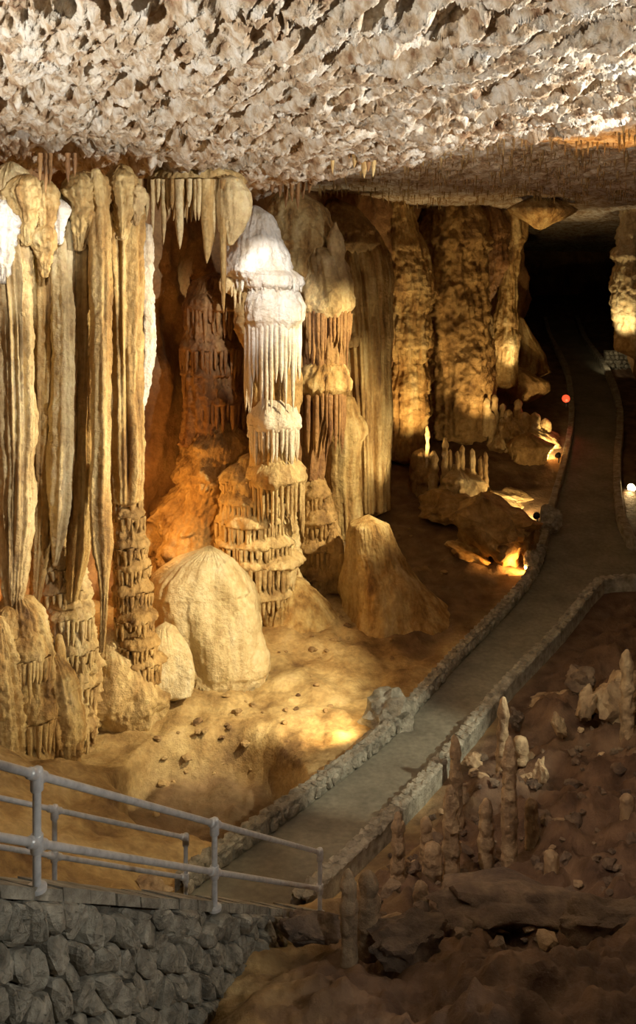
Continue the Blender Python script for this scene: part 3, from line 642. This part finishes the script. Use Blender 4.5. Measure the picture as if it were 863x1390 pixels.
# ================================================================== farther columns
single('flowstone_column', 'lumpy golden column with brown fringes right of the arched column', 'column', 'ochre', [(540, 258, 18), (542, 286, 16), (548, 330, 24), (556, 370, 26), (560, 400, 24), (554, 450, 22), (556, 510, 22), (552, 570, 24), (548, 620, 24)], 46.0, seed=100, flute=(24, .2), tiers=((350, 4, 26, 10), (398, 6, 26, 34), (470, 5, 26, 24), (530, 5, 20, 16), (565, 5, 20, 14)), rag=2, fz=.06)
single('flowstone_column', 'wide mottled flowstone mass behind the stalagmite garden', 'column', 'tan', [(606, 252, 46), (610, 280, 44), (608, 340, 46), (612, 420, 48), (620, 500, 50), (622, 560, 48), (618, 620, 44)], 50.5, seed=101, flute=(22, .10), lump=(.14, .5), rag=3, tiers=((330, 5, 30, 10), (420, 5, 40, 12)))
single('hanging_flowstone', 'brown flowstone mass hanging from the roof, narrowing to a fringe', FL, 'brown', [(650, 254, 32), (652, 278, 28), (658, 320, 32), (656, 360, 26), (654, 395, 16), (650, 425, 6)], 51.5, seed=102, flute=(24, .2), tiers=((390, 4, 40, 20),), rag=2)
single('flowstone_column', 'slender column with a flared head at the passage mouth', 'column', 'ochre', [(694, 258, 22), (694, 282, 16), (696, 312, 16), (693, 345, 12), (690, 390, 11), (688, 420, 13), (687, 450, 15), (685, 490, 16), (682, 522, 20)], 52.0, seed=103, flute=(18, .18), tiers=((330, 3, 30, 8), (440, 3, 14, 6), (470, 3, 16, 8)), rag=1.5)
single('flowstone_column', 'thin reddish column left of the slender one', 'column', 'ochre', [(664, 428, 3), (662, 445, 7), (663, 480, 8), (664, 520, 9), (664, 548, 10)], 51.0, seed=104, flute=(10, .15), rag=1)
single('flowstone_ledge', 'smooth rounded ledge curving out from the slender column foot', FL, 'tan', [(700, 505, 18), (710, 518, 32), (716, 530, 30), (712, 540, 18)], 52.5, seed=105, dr=.8)
single('hanging_rock', 'lit flat rock slab hanging from the roof of the dark passage', 'rock', 'ochre', [(736, 280, 40), (737, 284, 47), (738, 289, 42), (737, 297, 26), (735, 304, 14), (733, 310, 5)], 46.0, seed=106, dr=.5, rag=3)
single('flowstone_slope', 'lit flowstone slope beside the slender column in the passage', FL, 'ochre', [(706, 432, 4), (712, 455, 10), (720, 480, 18), (722, 505, 24)], 55.0, seed=107)
single('flowstone_column', 'lit layered rock column at the right edge of the passage', 'column', 'cream', [(864, 258, 26), (864, 280, 22), (862, 305, 18), (860, 335, 24), (862, 360, 26), (860, 400, 28), (862, 440, 26), (864, 475, 28)], 50.0, seed=108, tiers=((322, 4, 16, 4), (350, 5, 12, 4), (395, 3, 30, 4), (430, 3, 30, 5)), rag=2.5, lump=(.15, .6))

# ================================================================== stalagmites, boulders
def stalagmite(label, px, top, bot, w, mat='stalag', seed=0, group=None, lean=0, pos=None):
    g = G(px, bot) if pos is None else pos
    Y = g.y; hh = bot - top
    sp = [(px + lean, top, w * .18), (px + lean * .95, top + hh * .04, w * .55), (px + lean * .8, top + hh * .13, w * .8), (px + lean * .5, top + hh * .4, w * .92), (px + lean * .2, top + hh * .75, w), (px, bot, w * 1.12), (px, bot + 6, w * 1.15)]
    return single('stalagmite', label, 'stalagmite', mat, sp, Y, group, seed=seed, lump=(.16, 2.6), tiers=tuple((top + hh * f, w * .16, w * 1.2, w * .3) for f in (.22, .46, .68)), rag=1.2, nth=30, nz=int(min(90, hh / 2)))
SG = 'stalagmites on the dark slope right of the path'
for i, (px, top, bot, w, lean, lb) in enumerate([
    (473, 1180, 1300, 11, 0, 'dark pointed stalagmite nearest the railing end on the slope'),
    (500, 1182, 1290, 13, 0, 'blunt dark stalagmite just right of the one nearest the railing'),
    (540, 1102, 1216, 9.5, 0, 'straight stalagmite standing closest to the right kerb'),
    (571, 1196, 1246, 10, 0, 'short squat stalagmite low on the slope'),
    (586, 1144, 1200, 12, 0, 'stubby cone-shaped stalagmite in the middle of the slope group'),
    (578, 1108, 1178, 7.5, 0, 'small stalagmite behind the stubby cone-shaped one'),
    (613, 1066, 1198, 10.5, -2, 'tall knobbly stalagmite in the middle of the slope group'),
    (620, 998, 1125, 7.5, -3, 'slender tall stalagmite rising in front of the right kerb'),
    (660, 1084, 1176, 9.5, 0, 'medium stalagmite left of the tallest one'),
    (690, 1000, 1182, 10, 2, 'tallest thick stalagmite of the slope group'),
    (682, 946, 1062, 8, 1, 'pale pointed stalagmite behind the tallest one'),
    (721, 1084, 1146, 8.5, 0, 'short stalagmite right of the tallest one'),
    (706, 1000, 1030, 9, 0, 'small pale stalagmite stub behind the tallest one'),
    (851, 882, 1000, 9, 0, 'lone knobbly stalagmite at the right edge of the picture'),
    (748, 1155, 1190, 9, 0, 'low rounded stub right on the dark slope'),
    (851, 1078, 1120, 9, 0, 'dim stub at the far right of the slope')]):
    stalagmite(lb, px, top, bot, w, seed=200 + i, group=SG, lean=lean)
# the lit stalagmite garden
GG = 'small lit stalagmites of the far garden'
gp = G(612, 668)
single('flowstone_mound', 'knobbly pale rock mound carrying the stalagmite garden', FL, 'cream', [(622, 638, 12), (624, 645, 25), (628, 656, 32), (624, 674, 38), (620, 690, 40)], gp.y - .2, seed=220, rag=3.5, lump=(.2, 1.2))
single('flowstone_mound', 'grooved upright rock left of the stalagmite garden', FL, 'tan', [(572, 614, 12), (574, 630, 17), (575, 655, 19), (576, 680, 22)], gp.y + .3, seed=221, rag=2.5, flute=(12, .15))
for i, (px, top, bot, w, lb) in enumerate([
    (580, 578, 640, 2.8, 'thin pale stalagmite on the grooved upright rock'), (604, 594, 642, 4.2, 'tallest pointed stalagmite at the left of the garden'), (611, 610, 640, 3.2, 'slim stalagmite next to the tallest garden one'),
    (621, 612, 642, 3.0, 'left stalagmite of the close pair in the garden'), (627, 604, 642, 3.4, 'right taller stalagmite of the close pair in the garden'), (641, 609, 640, 3.6, 'bright blunt stalagmite in the middle right of the garden'),
    (653, 619, 660, 4.0, 'bright stalagmite near the right end of the garden'), (659, 613, 655, 3.2, 'rightmost thin stalagmite of the garden'), (616, 630, 646, 3.2, 'tiny white stub in the garden'), (588, 612, 668, 6, 'grey finger-like stalagmite before the grooved rock')]):
    stalagmite(lb, px, top, bot, w, 'cream', 230 + i, GG, pos=Vector((0, gp.y - .3 - .15 * (i % 2), 0)))
# cluster of stubs farther back
gp2 = G(700, 606)
single('flowstone_mound', 'pale lit mound under the crowd of stubs behind the garden', FL, 'cream', [(690, 566, 14), (698, 576, 34), (706, 590, 48), (704, 606, 56), (700, 622, 56)], gp2.y + 1.2, seed=240, rag=3.5, lump=(.2, 1.0))
for i, (px, top, bot, w) in enumerate([(660, 540, 585, 5), (671, 536, 575, 4.5), (682, 548, 585, 5), (667, 560, 600, 6), (690, 556, 590, 6), (703, 542, 580, 5.5), (712, 560, 595, 8), (726, 560, 592, 6.5), (740, 568, 598, 6.5), (681, 576, 612, 6), (698, 572, 606, 5)]):
    stalagmite(['leftmost upright stub of the crowd behind the garden', 'tall stub second from the left in the crowd behind the garden', 'stub before the foot of the slender column in the crowd', 'thick low stub at the left front of the crowd behind the garden', 'stub in the middle of the crowd, between two taller ones', 'tallest pointed stub in the middle of the crowd behind the garden', 'broadest blunt stub of the crowd behind the garden', 'stub second from the right in the crowd behind the garden', 'rightmost stub of the crowd, toward the path kerb', 'lowest front stub of the crowd behind the garden', 'small front stub above the round pedestal rock'][i], px, top, bot, w, 'cream', 250 + i, 'stubby stalagmites behind the garden', pos=Vector((0, gp2.y + .4 + .3 * (i % 3), 0)))
single('flowstone_mound', 'round lit pedestal rock with a flat rim beside the far lamp', FL, 'tan', [(716, 596, 20), (720, 604, 32), (718, 614, 26), (716, 634, 24)], gp2.y - 1.5, seed=265, rag=2.5, dr=.8)

# boulders: lumpy, faceted stones
def rock_mesh(name, mat, seed, sub=3, rough=.35, flat=.0):
    import bmesh
    bm = bmesh.new(); bmesh.ops.create_icosphere(bm, subdivisions=sub, radius=1)
    co = np.array([v.co[:] for v in bm.verts])
    rs = np.random.RandomState(seed)
    for _ in range(9):                      # knock flat facets off
        n = rs.normal(size=3); n /= np.linalg.norm(n); d = rs.uniform(.55, .9)
        h = co @ n - d; co -= np.outer(np.clip(h, 0, None), n) * .9
    co *= (1 + rough * fbm(co[:, 0] * 1.6 + seed, co[:, 1] * 1.6, co[:, 2] * 1.6, 4))[:, None]
    for v, c in zip(bm.verts, co): v.co = c
    me = bpy.data.meshes.new(name); bm.to_mesh(me); bm.free()
    me.materials.append(M[mat])
    if sub > 2: me.polygons.foreach_set('use_smooth', [True] * len(me.polygons)); me.set_sharp_from_angle(angle=math.radians(38))
    return me
def boulder(label, px, py, Y, rx, ry, rz, mat='dark', seed=0, rot=(0, 0, 0), name='boulder', cat='rock', group=None):
    p = W(px, py, Y); o = obj(name, rock_mesh(name, mat, seed, 4), None, p); o.scale = (rx, ry, rz); o.rotation_euler = rot
    return tag(o, label, cat, group)
def gb(label, px, py, wpx, hpx, mat='dark', seed=0, rot=(0, 0, 0), dy=0, dpt=1.0):
    """a boulder whose foot is on the floor at (px, py + half height)"""
    g = G(px, py + hpx); k = g.y / FPX
    return boulder(label, px, py, g.y + dy, wpx * k, wpx * k * dpt, hpx * k * 1.1, mat, seed, rot)
gb('large dark rounded boulder below the stalagmite garden', 672, 712, 62, 42, 'tan', 1, (0, .25, .2))
gb('pale broken rock left of the large boulder', 606, 690, 40, 18, 'tan', 2)
gb('ragged lit ledge rock above the large boulder', 690, 678, 46, 14, 'cream', 3, (0, .3, 0), 1.5)
gb('orange-lit stone low under the large boulder', 640, 748, 34, 15, 'ochre', 4, (0, .35, 0), .8)
gb('small grey block beside the path bend', 722, 762, 12, 16, 'grey', 5)
gb('grey block on the inside of the path bend', 745, 705, 16, 20, 'grey', 6)
gb('pale grey heap of broken rock behind the left kerb', 528, 975, 44, 32, 'grey', 7, (0, -.55, .5), .9, .8)
gb('small rounded rock at the left end of the broken heap', 500, 1008, 26, 16, 'grey', 18, (0, -.5, .3), .5, .8)
gb('dark shadowed rock at the top of the right slope', 790, 925, 22, 17, 'dark', 8)
gb('upright pale rock on the right slope', 796, 958, 12, 26, 'stalag', 9, (0, .2, 0))
gb('long flat pale slab on the right slope', 765, 955, 46, 11, 'stalag', 10, (0, -.12, .2), .6)
gb('broad light rock face at the right edge of the slope', 835, 955, 46, 40, 'stalag', 11, (.2, 0, 0), 1.2)
gb('leaning jagged rock below the upright pale one', 760, 985, 11, 17, 'stalag', 12, (0, -.3, 0))
gb('grey stone at the kerb beside the pale pointed stalagmite', 702, 975, 12, 14, 'dark', 13)
gb('flat stone behind the slender tall stalagmite', 643, 1035, 14, 10, 'stalag', 14)
gb('rough block under the small pale stub', 733, 1050, 10, 18, 'stalag', 15, (0, .2, 0))
gb('broad low ledge of rock across the lower slope', 700, 1230, 120, 22, 'dark', 16, (0, .05, .1), 0, .5)
gb('dark humped boulder at the bottom of the slope', 560, 1275, 60, 26, 'dark', 17, (0, 0, .3), 0, .6)
gb('dark rock hump beside the end of the stone wall', 420, 1262, 44, 22, 'dark', 19, (0, .2, .2), 0, .6)
gb('rounded pale rock behind the far railing', 205, 1204, 26, 10, 'stalag', 20, (0, 0, 0))
gb('rounded dark ledge at the right end of the lower slope', 830, 1250, 70, 30, 'dark', 21, (0, -.1, 0), 0, .6)
# loose stones on the slope
RM = [rock_mesh('loose_stone', 'stalag' if i % 4 == 0 else 'dark', 40 + i, 2, .4) for i in range(8)]
rnd = random.Random(11)
n = 0
while n < 230:
    px, py = rnd.uniform(480, 900), rnd.uniform(985, 1290)
    if px < 560 + (1120 - py) * .75 and py < 1180: continue
    if px < 520 and py < 1230: continue
    g = G(px, py)
    if poly_dist(np.array([g.x]), np.array([g.y]))[0] < .6: continue
    s = rnd.choice([.06, .08, .10, .13, .18]) * rnd.uniform(.8, 1.2)
    g.z = float(floor_z(np.array(g.x), np.array(g.y)))
    o = obj('loose_stone', RM[rnd.randrange(8)], None, (g.x, g.y, g.z + s * .25)); o.scale = (s, s * rnd.uniform(.7, 1.2), s * rnd.uniform(.5, .9)); o.rotation_euler = (rnd.uniform(-.4, .4), rnd.uniform(-.4, .4), rnd.uniform(0, 6))
    tag(o, 'small loose stone scattered on the dark slope right of the path', 'stone', 'loose stones on the right slope'); n += 1
RM2 = [rock_mesh('floor_stone', 'dirt', 60 + i, 2, .4) for i in range(5)]
n = 0
while n < 90:
    px, py = rnd.uniform(210, 700), rnd.uniform(700, 1140)
    if py > 1140 - (px - 210) * .75 or py < 860 - (px - 210) * .4: continue
    g = G(px, py)
    if poly_dist(np.array([g.x]), np.array([g.y]))[0] < .5: continue
    s = rnd.choice([.06, .08, .11, .16]); g.z = float(floor_z(np.array(g.x), np.array(g.y)))
    o = obj('loose_stone', RM2[rnd.randrange(5)], None, (g.x, g.y, g.z + s * .2)); o.scale = (s, s, s * .6); o.rotation_euler = (0, 0, rnd.uniform(0, 6))
    tag(o, 'small brown stone lying on the muddy floor left of the path', 'stone', 'loose stones on the muddy floor'); n += 1

# ================================================================== kerbs
KS = [rock_mesh('stone', 'grey', 80 + i, 1, .25) for i in range(10)]
def kerb(line, sign, label, h, wd, y_stone, seed, y0=0):
    """low masonry kerb along one edge of the path: a mortar core and, near by, the stones it is laid of"""
    L = np.array(line); L = L[L[:, 1] > y0]
    seg = np.r_[0, np.cumsum(np.hypot(*np.diff(L, axis=0).T))]; n = int(seg[-1] / .3)
    s = np.linspace(0, seg[-1], n); X = np.interp(s, seg, L[:, 0]); Y = np.interp(s, seg, L[:, 1])
    tx, ty = np.gradient(X), np.gradient(Y); ln = np.hypot(tx, ty); nx, ny = -ty / ln * sign, tx / ln * sign   # points away from the path
    Z = zp(Y)
    root = empty('stone_kerb', (X[0], Y[0], Z[0]), label, 'kerb')
    b = np.array([X[0], Y[0], Z[0]])
    prof = [(0, -.5), (.02, h * .93), (.05, h), (wd - .05, h), (wd - .02, h * .93), (wd, -.5)]
    V = []
    for a, c in prof:
        jit = .03 * pn(X * 3, Y * 3, a * 9 + seed)
        V.append(np.stack([X + nx * (a + jit), Y + ny * (a + jit), Z + c + jit * .7], -1))
    V = np.stack(V, 1).reshape(-1, 3) - b; F = grid_faces(n, len(prof))
    me = mesh_np('core', V, F if sign > 0 else F[:, ::-1], M['grey'], False); obj('core', me, root)
    rnd = random.Random(seed); sarr = []
    t = .1
    lim = np.interp(y_stone, Y, s) if y_stone < Y[-1] else s[-1]
    while t < lim:
        w_ = rnd.uniform(.24, .38)
        x, y = np.interp(t, s, X), np.interp(t, s, Y); ax, ay = np.interp(t, s, nx), np.interp(t, s, ny)
        rz = math.atan2(ay, ax)
        for off, up, sz in ((.0, h * .45, (.07, w_ * .52, h * .45)), (wd * .28, h * .97, (wd * .3, w_ * .5, .07)), (wd * .74, h * .96, (wd * .28, w_ * .5, .07))):
            tt = rnd.uniform(-.05, .05)
            o = bpy.data.objects.new('stone', KS[rnd.randrange(10)])
            o.location = (x + ax * off - ay * tt - b[0], y + ay * off + ax * tt - b[1], float(zp(y)) + up - b[2]); o.scale = (sz[0] * 1.25, sz[1] * 1.2, sz[2] * 1.25); o.rotation_euler = (0, 0, rz + rnd.uniform(-.1, .1))
            link(o, root)
        t += w_
kerb(EL, 1, 'long low stone kerb along the left edge of the path', .34, .34, 38, 1)
kerb(ER, -1, 'stone kerb along the near right edge of the path and round its corner', .40, .38, 36, 2)
kerb(EF[::-1], -1, 'stone kerb round the rock island right of the far path', .45, .40, 0, 3)

# ================================================================== retaining wall of the stair
A0, A1 = W(50, 1208, 8.1), W(434, 1240, 15.3)
dirv = (A1 - A0)
def top_at(t): return A0 + dirv * t            # t = 0 at the first post, 1 at the last
T0, T1 = -.55, 1.0
rw = empty('retaining_wall', (A1.x, A1.y, A1.z - 1.0), 'rough fieldstone retaining wall below the railing', 'wall')
nrm = Vector((dirv.y, -dirv.x, 0)).normalized()  # faces the slope
horiz = Vector((dirv.x, dirv.y, 0)); Lh = horiz.length
cb = MB(); rl = Vector(rw.location)
a, b = top_at(T0), top_at(T1)
for (p, q) in ((a, b),):
    th = .45; dn = Vector((0, 0, -3.2)); bk = -nrm * th; f0 = -nrm * .06
    V = [p + f0, q + f0, q + bk, p + bk, p + f0 + dn, q + f0 + dn, q + bk + dn, p + bk + dn]
    cb.add([v - rl for v in V], [(0, 1, 2, 3), (4, 7, 6, 5), (0, 4, 5, 1), (2, 6, 7, 3), (1, 5, 6, 2), (0, 3, 7, 4)])
cb.build('mortar_core', M['mortar'], rw, smooth=False)
def clip(poly, p, nn):
    out = []
    for i in range(len(poly)):
        a, b = poly[i], poly[(i + 1) % len(poly)]
        da, db = (a[0] - p[0]) * nn[0] + (a[1] - p[1]) * nn[1], (b[0] - p[0]) * nn[0] + (b[1] - p[1]) * nn[1]
        if da <= 0: out.append(a)
        if da * db < 0:
            t = da / (da - db); out.append((a[0] + (b[0] - a[0]) * t, a[1] + (b[1] - a[1]) * t))
    return out
def stones():
    rnd = random.Random(3); s0, s1 = T0 * Lh, T1 * Lh; du, dv = .235, .36; seeds = []
    nu = int((s1 - s0) / du); nv = 6
    for i in range(-1, nu + 1):
        for j in range(-1, nv + 1):
            seeds.append((s0 + (i + .5 + (.5 if j % 2 else 0) * .6 + rnd.uniform(-.36, .36)) * du, -.10 - (j + .5 + rnd.uniform(-.38, .38)) * dv))
    cnt = 0
    for si in seeds:
        if not (s0 < si[0] < s1 and -2.1 < si[1] < -.06): continue
        t = si[0] / Lh
        poly = [(si[0] - .5, -.07), (si[0] + .5, -.07), (si[0] + .5, -2.3), (si[0] - .5, -2.3)][::-1]
        for sj in seeds:
            if sj is si or abs(sj[0] - si[0]) > .9 or abs(sj[1] - si[1]) > 1.0: continue
            d = ((sj[0] - si[0]), (sj[1] - si[1]))
            poly = clip(poly, ((si[0] + sj[0]) / 2, (si[1] + sj[1]) / 2), (d[0], d[1]))
            if len(poly) < 3: break
        if len(poly) < 3: continue
        c = (sum(p[0] for p in poly) / len(poly), sum(p[1] for p in poly) / len(poly))
        # round the outline, then three rings: root, shoulder, face
        ring = []
        for i in range(len(poly)):
            a, b = poly[i], poly[(i + 1) % len(poly)]
            ring += [(a[0] * .78 + b[0] * .22, a[1] * .78 + b[1] * .22), (a[0] * .22 + b[0] * .78, a[1] * .22 + b[1] * .78)]
        out = rnd.uniform(.02, .13); V = []; m = len(ring)
        tilt = (rnd.uniform(-.3, .3), rnd.uniform(-.3, .3))
        for sc, ho in ((.97, -.10), (.93, out * .45), (.72, out), (.30, out * rnd.uniform(1.0, 1.35))):
            for (x, y) in ring:
                px, py = c[0] + (x - c[0]) * sc, c[1] + (y - c[1]) * sc
                h = ho + ((px - c[0]) * tilt[0] + (py - c[1]) * tilt[1] if ho > 0 else 0) + (rnd.uniform(-.015, .015) if ho > 0 else 0)
                w = top_at(0) + horiz * (px / Lh) + Vector((0, 0, dirv.z * px / Lh + py)) + nrm * h
                V.append(w - rl)
        F = []
        for r in range(3): F += [(r * m + i, r * m + (i + 1) % m, (r + 1) * m + (i + 1) % m, (r + 1) * m + i) for i in range(m)]
        F.append(tuple(range(3 * m, 4 * m)))
        me = bpy.data.meshes.new('stone'); me.from_pydata([tuple(v) for v in V], [], F); me.update(); me.materials.append(M['grey'])
        obj('stone', me, rw); cnt += 1
    print('wall stones', cnt)
stones()
nc = 26
for i in range(nc):                               # coping: slabs along the top
    rnd = random.Random(100 + i)
    ta, tb = T0 + (T1 - T0) * i / nc, T0 + (T1 - T0) * (i + .96) / nc
    p, q = top_at(ta), top_at(tb); up = Vector((0, 0, rnd.uniform(.02, .05))); dn = Vector((0, 0, -.085)); f = nrm * rnd.uniform(.02, .07); bk = -nrm * .47
    m = MB(); m.add([v - rl for v in (p + f + dn, q + f + dn, q + bk + dn, p + bk + dn, p + f * .8 + up, q + f * .8 + up, q + bk + up, p + bk + up)], [(0, 3, 2, 1), (4, 5, 6, 7), (0, 1, 5, 4), (1, 2, 6, 5), (2, 3, 7, 6), (3, 0, 4, 7)])
    m.build('coping_stone', M['grey'], rw, smooth=False)
# stair behind the wall
back = Vector((-nrm.x, -nrm.y, 0)) * 2.25
st = empty('stone_stair', (A1.x, A1.y, A1.z - 1), 'concrete stair descending between the two railings', 'stairs')
ns = 26
for i in range(ns):
    ta, tb = T0 + (1.15 - T0) * i / ns, T0 + (1.15 - T0) * (i + 1) / ns
    p, q = top_at(ta), top_at(tb); z = q.z - .20; m = MB(); sl = Vector(st.location); o1 = -nrm * .455
    c = [p + o1, q + o1, q + back, p + back]
    m.add([Vector((v.x, v.y, z)) - sl for v in c] + [Vector((v.x, v.y, z - .5)) - sl for v in c], [(0, 1, 2, 3), (4, 7, 6, 5), (0, 4, 5, 1), (1, 5, 6, 2), (2, 6, 7, 3), (3, 7, 4, 0)])
    m.build('step', M['concrete'], st, smooth=False)

# ================================================================== railings
def railing(label, posts, rails, r, ext):
    """posts: (foot, head) pairs; rails: heights below the head"""
    root = empty('handrail', posts[0][0], label, 'railing'); l = Vector(root.location)
    for foot, head in posts:
        m = MB(); m.tube(foot - l, head - l, r * .95, 18); po = m.build('post', M['steel'], root)
        m = MB(); m.lathe(head - l, [(r * 1.35, -r * 3.4), (r * 1.45, -r * 3.2), (r * 1.45, r * .9), (r * 1.2, r * 1.5), (r * .55, r * 1.9), (.002, r * 2.0)], 18); m.build('fitting', M['steel'], po)
        for d in rails[1:]:
            c = head - Vector((0, 0, d)) - l; m = MB(); m.lathe(c, [(r * 1.3, -r * 2), (r * 1.42, -r * 1.8), (r * 1.42, r * 1.8), (r * 1.3, r * 2)], 18); m.build('fitting', M['steel'], po)
        m = MB(); m.lathe(foot - l, [(r * 2.2, -.02), (r * 2.2, .015), (r * 1.2, .03)], 18); m.build('foot_flange', M['steel'], po)
    heads = [h for _, h in posts]
    line = ([heads[0] + (heads[0] - heads[1]) * ext] if ext else []) + heads
    for d in rails:
        for a, b in zip(line, line[1:]):
            o = Vector((0, 0, -d)); u = (b - a).normalized(); m = MB(); m.tube(a + o - l, b + o - l, r * .92, 18)
            for e, s in ((a, 1), (b, -1)): m.lathe(e + o - l + u * s * r * .4, [(r * 1.3, 0), (r * 1.3, r * 2.6), (r * .95, r * 3.0)], 16, u * s)
            m.build('rail', M['steel'], root)
    return root
F1, F2, F3 = (W(50, 1205, 8.1), W(50, 1052, 8.1)), (W(291, 1232, 11.4), W(291, 1118, 11.4)), (W(434, 1240, 15.2), W(434, 1157, 15.2))
def pr(f, h, q): return (f - nrm * q, h - nrm * q)
railing('near grey galvanised two-bar handrail on top of the stone wall', [F1, F2, F3], [0, .60], .040, 1.0)
B1, B2 = (W(74, 1205, 12.1), W(74, 1099, 12.1)), (W(252, 1228, 14.0), W(252, 1137, 14.0))
railing('far grey galvanised two-bar handrail on the back side of the stair', [B1, B2], [0, .61], .036, 1.2)

# ================================================================== lamps down in the cave
def flood(label, p, aim, watts, col, lens='lens', size=.16, deg=130):
    p = Vector(p); root = empty('floodlight', p, label, 'lamp'); d = (Vector(aim) - p).normalized()
    m = MB(); m.lathe((0, 0, 0), [(size * .45, -size * .9), (size * .75, -size * .6), (size, 0), (size * 1.08, .0), (size * 1.08, size * .12)], 16, d); m.build('housing', M['black'], root)
    m = MB(); m.lathe(d * size * .125, [(size * .98, 0), (size * .9, size * .06)], 16, d); m.build('lens', M[lens], root)
    m = MB(); m.tube(Vector((0, 0, 0)) - d * size * .4, Vector((0, 0, -size * 2.2)) - d * size * .4, size * .16, 8); m.build('stake', M['black'], root)
    spot('floodlight_beam', p + d * size * .4, aim, watts, col, deg, .7, size * .6)
flood('bright floodlight at the kerb by the stub crowd', W(757, 618, 46.5), W(720, 585, 48.5), 900, AMBER)
flood('bright floodlight behind the grey block at the path bend', W(728, 700, 40.5), W(685, 675, 43.0), 500, AMBER)
flood('small floodlight low beside the large boulder', W(717, 774, 36.0), W(640, 742, 38.5), 700, ORANGE, size=.12)
flood('floodlight on the rock island right of the path', W(857, 662, 43.6), W(838, 674, 42), 120, AMBER, size=.2)
flood('small red lamp post beside the far path', W(768, 541, 51.5), W(760, 545, 49), 90, RED, 'redlens', .22)

# low lit wall on the far side of the path
YW = 62.0; lw = empty('low_stone_wall', W(834, 502, YW), 'short low stone wall lit by a lamp at the far right of the path', 'wall')
rnd = random.Random(9); k = YW / FPX
m = MB(); m.box((.6, .35, .55), (1.15, .22, .75)); m.build('mortar_core', M['mortar'], lw, smooth=False)
for r in range(5):
    for c in range(8):
        o = bpy.data.objects.new('stone', KS[rnd.randrange(10)]); o.location = (-.5 + c * .3 + (r % 2) * .14 + rnd.uniform(-.03, .03), .1 + rnd.uniform(-.04, .04), -.05 + r * .29)
        o.scale = (.19, .2, .175); o.rotation_euler = (0, rnd.uniform(-.2, .2), rnd.uniform(-.2, .2)); link(o, lw)
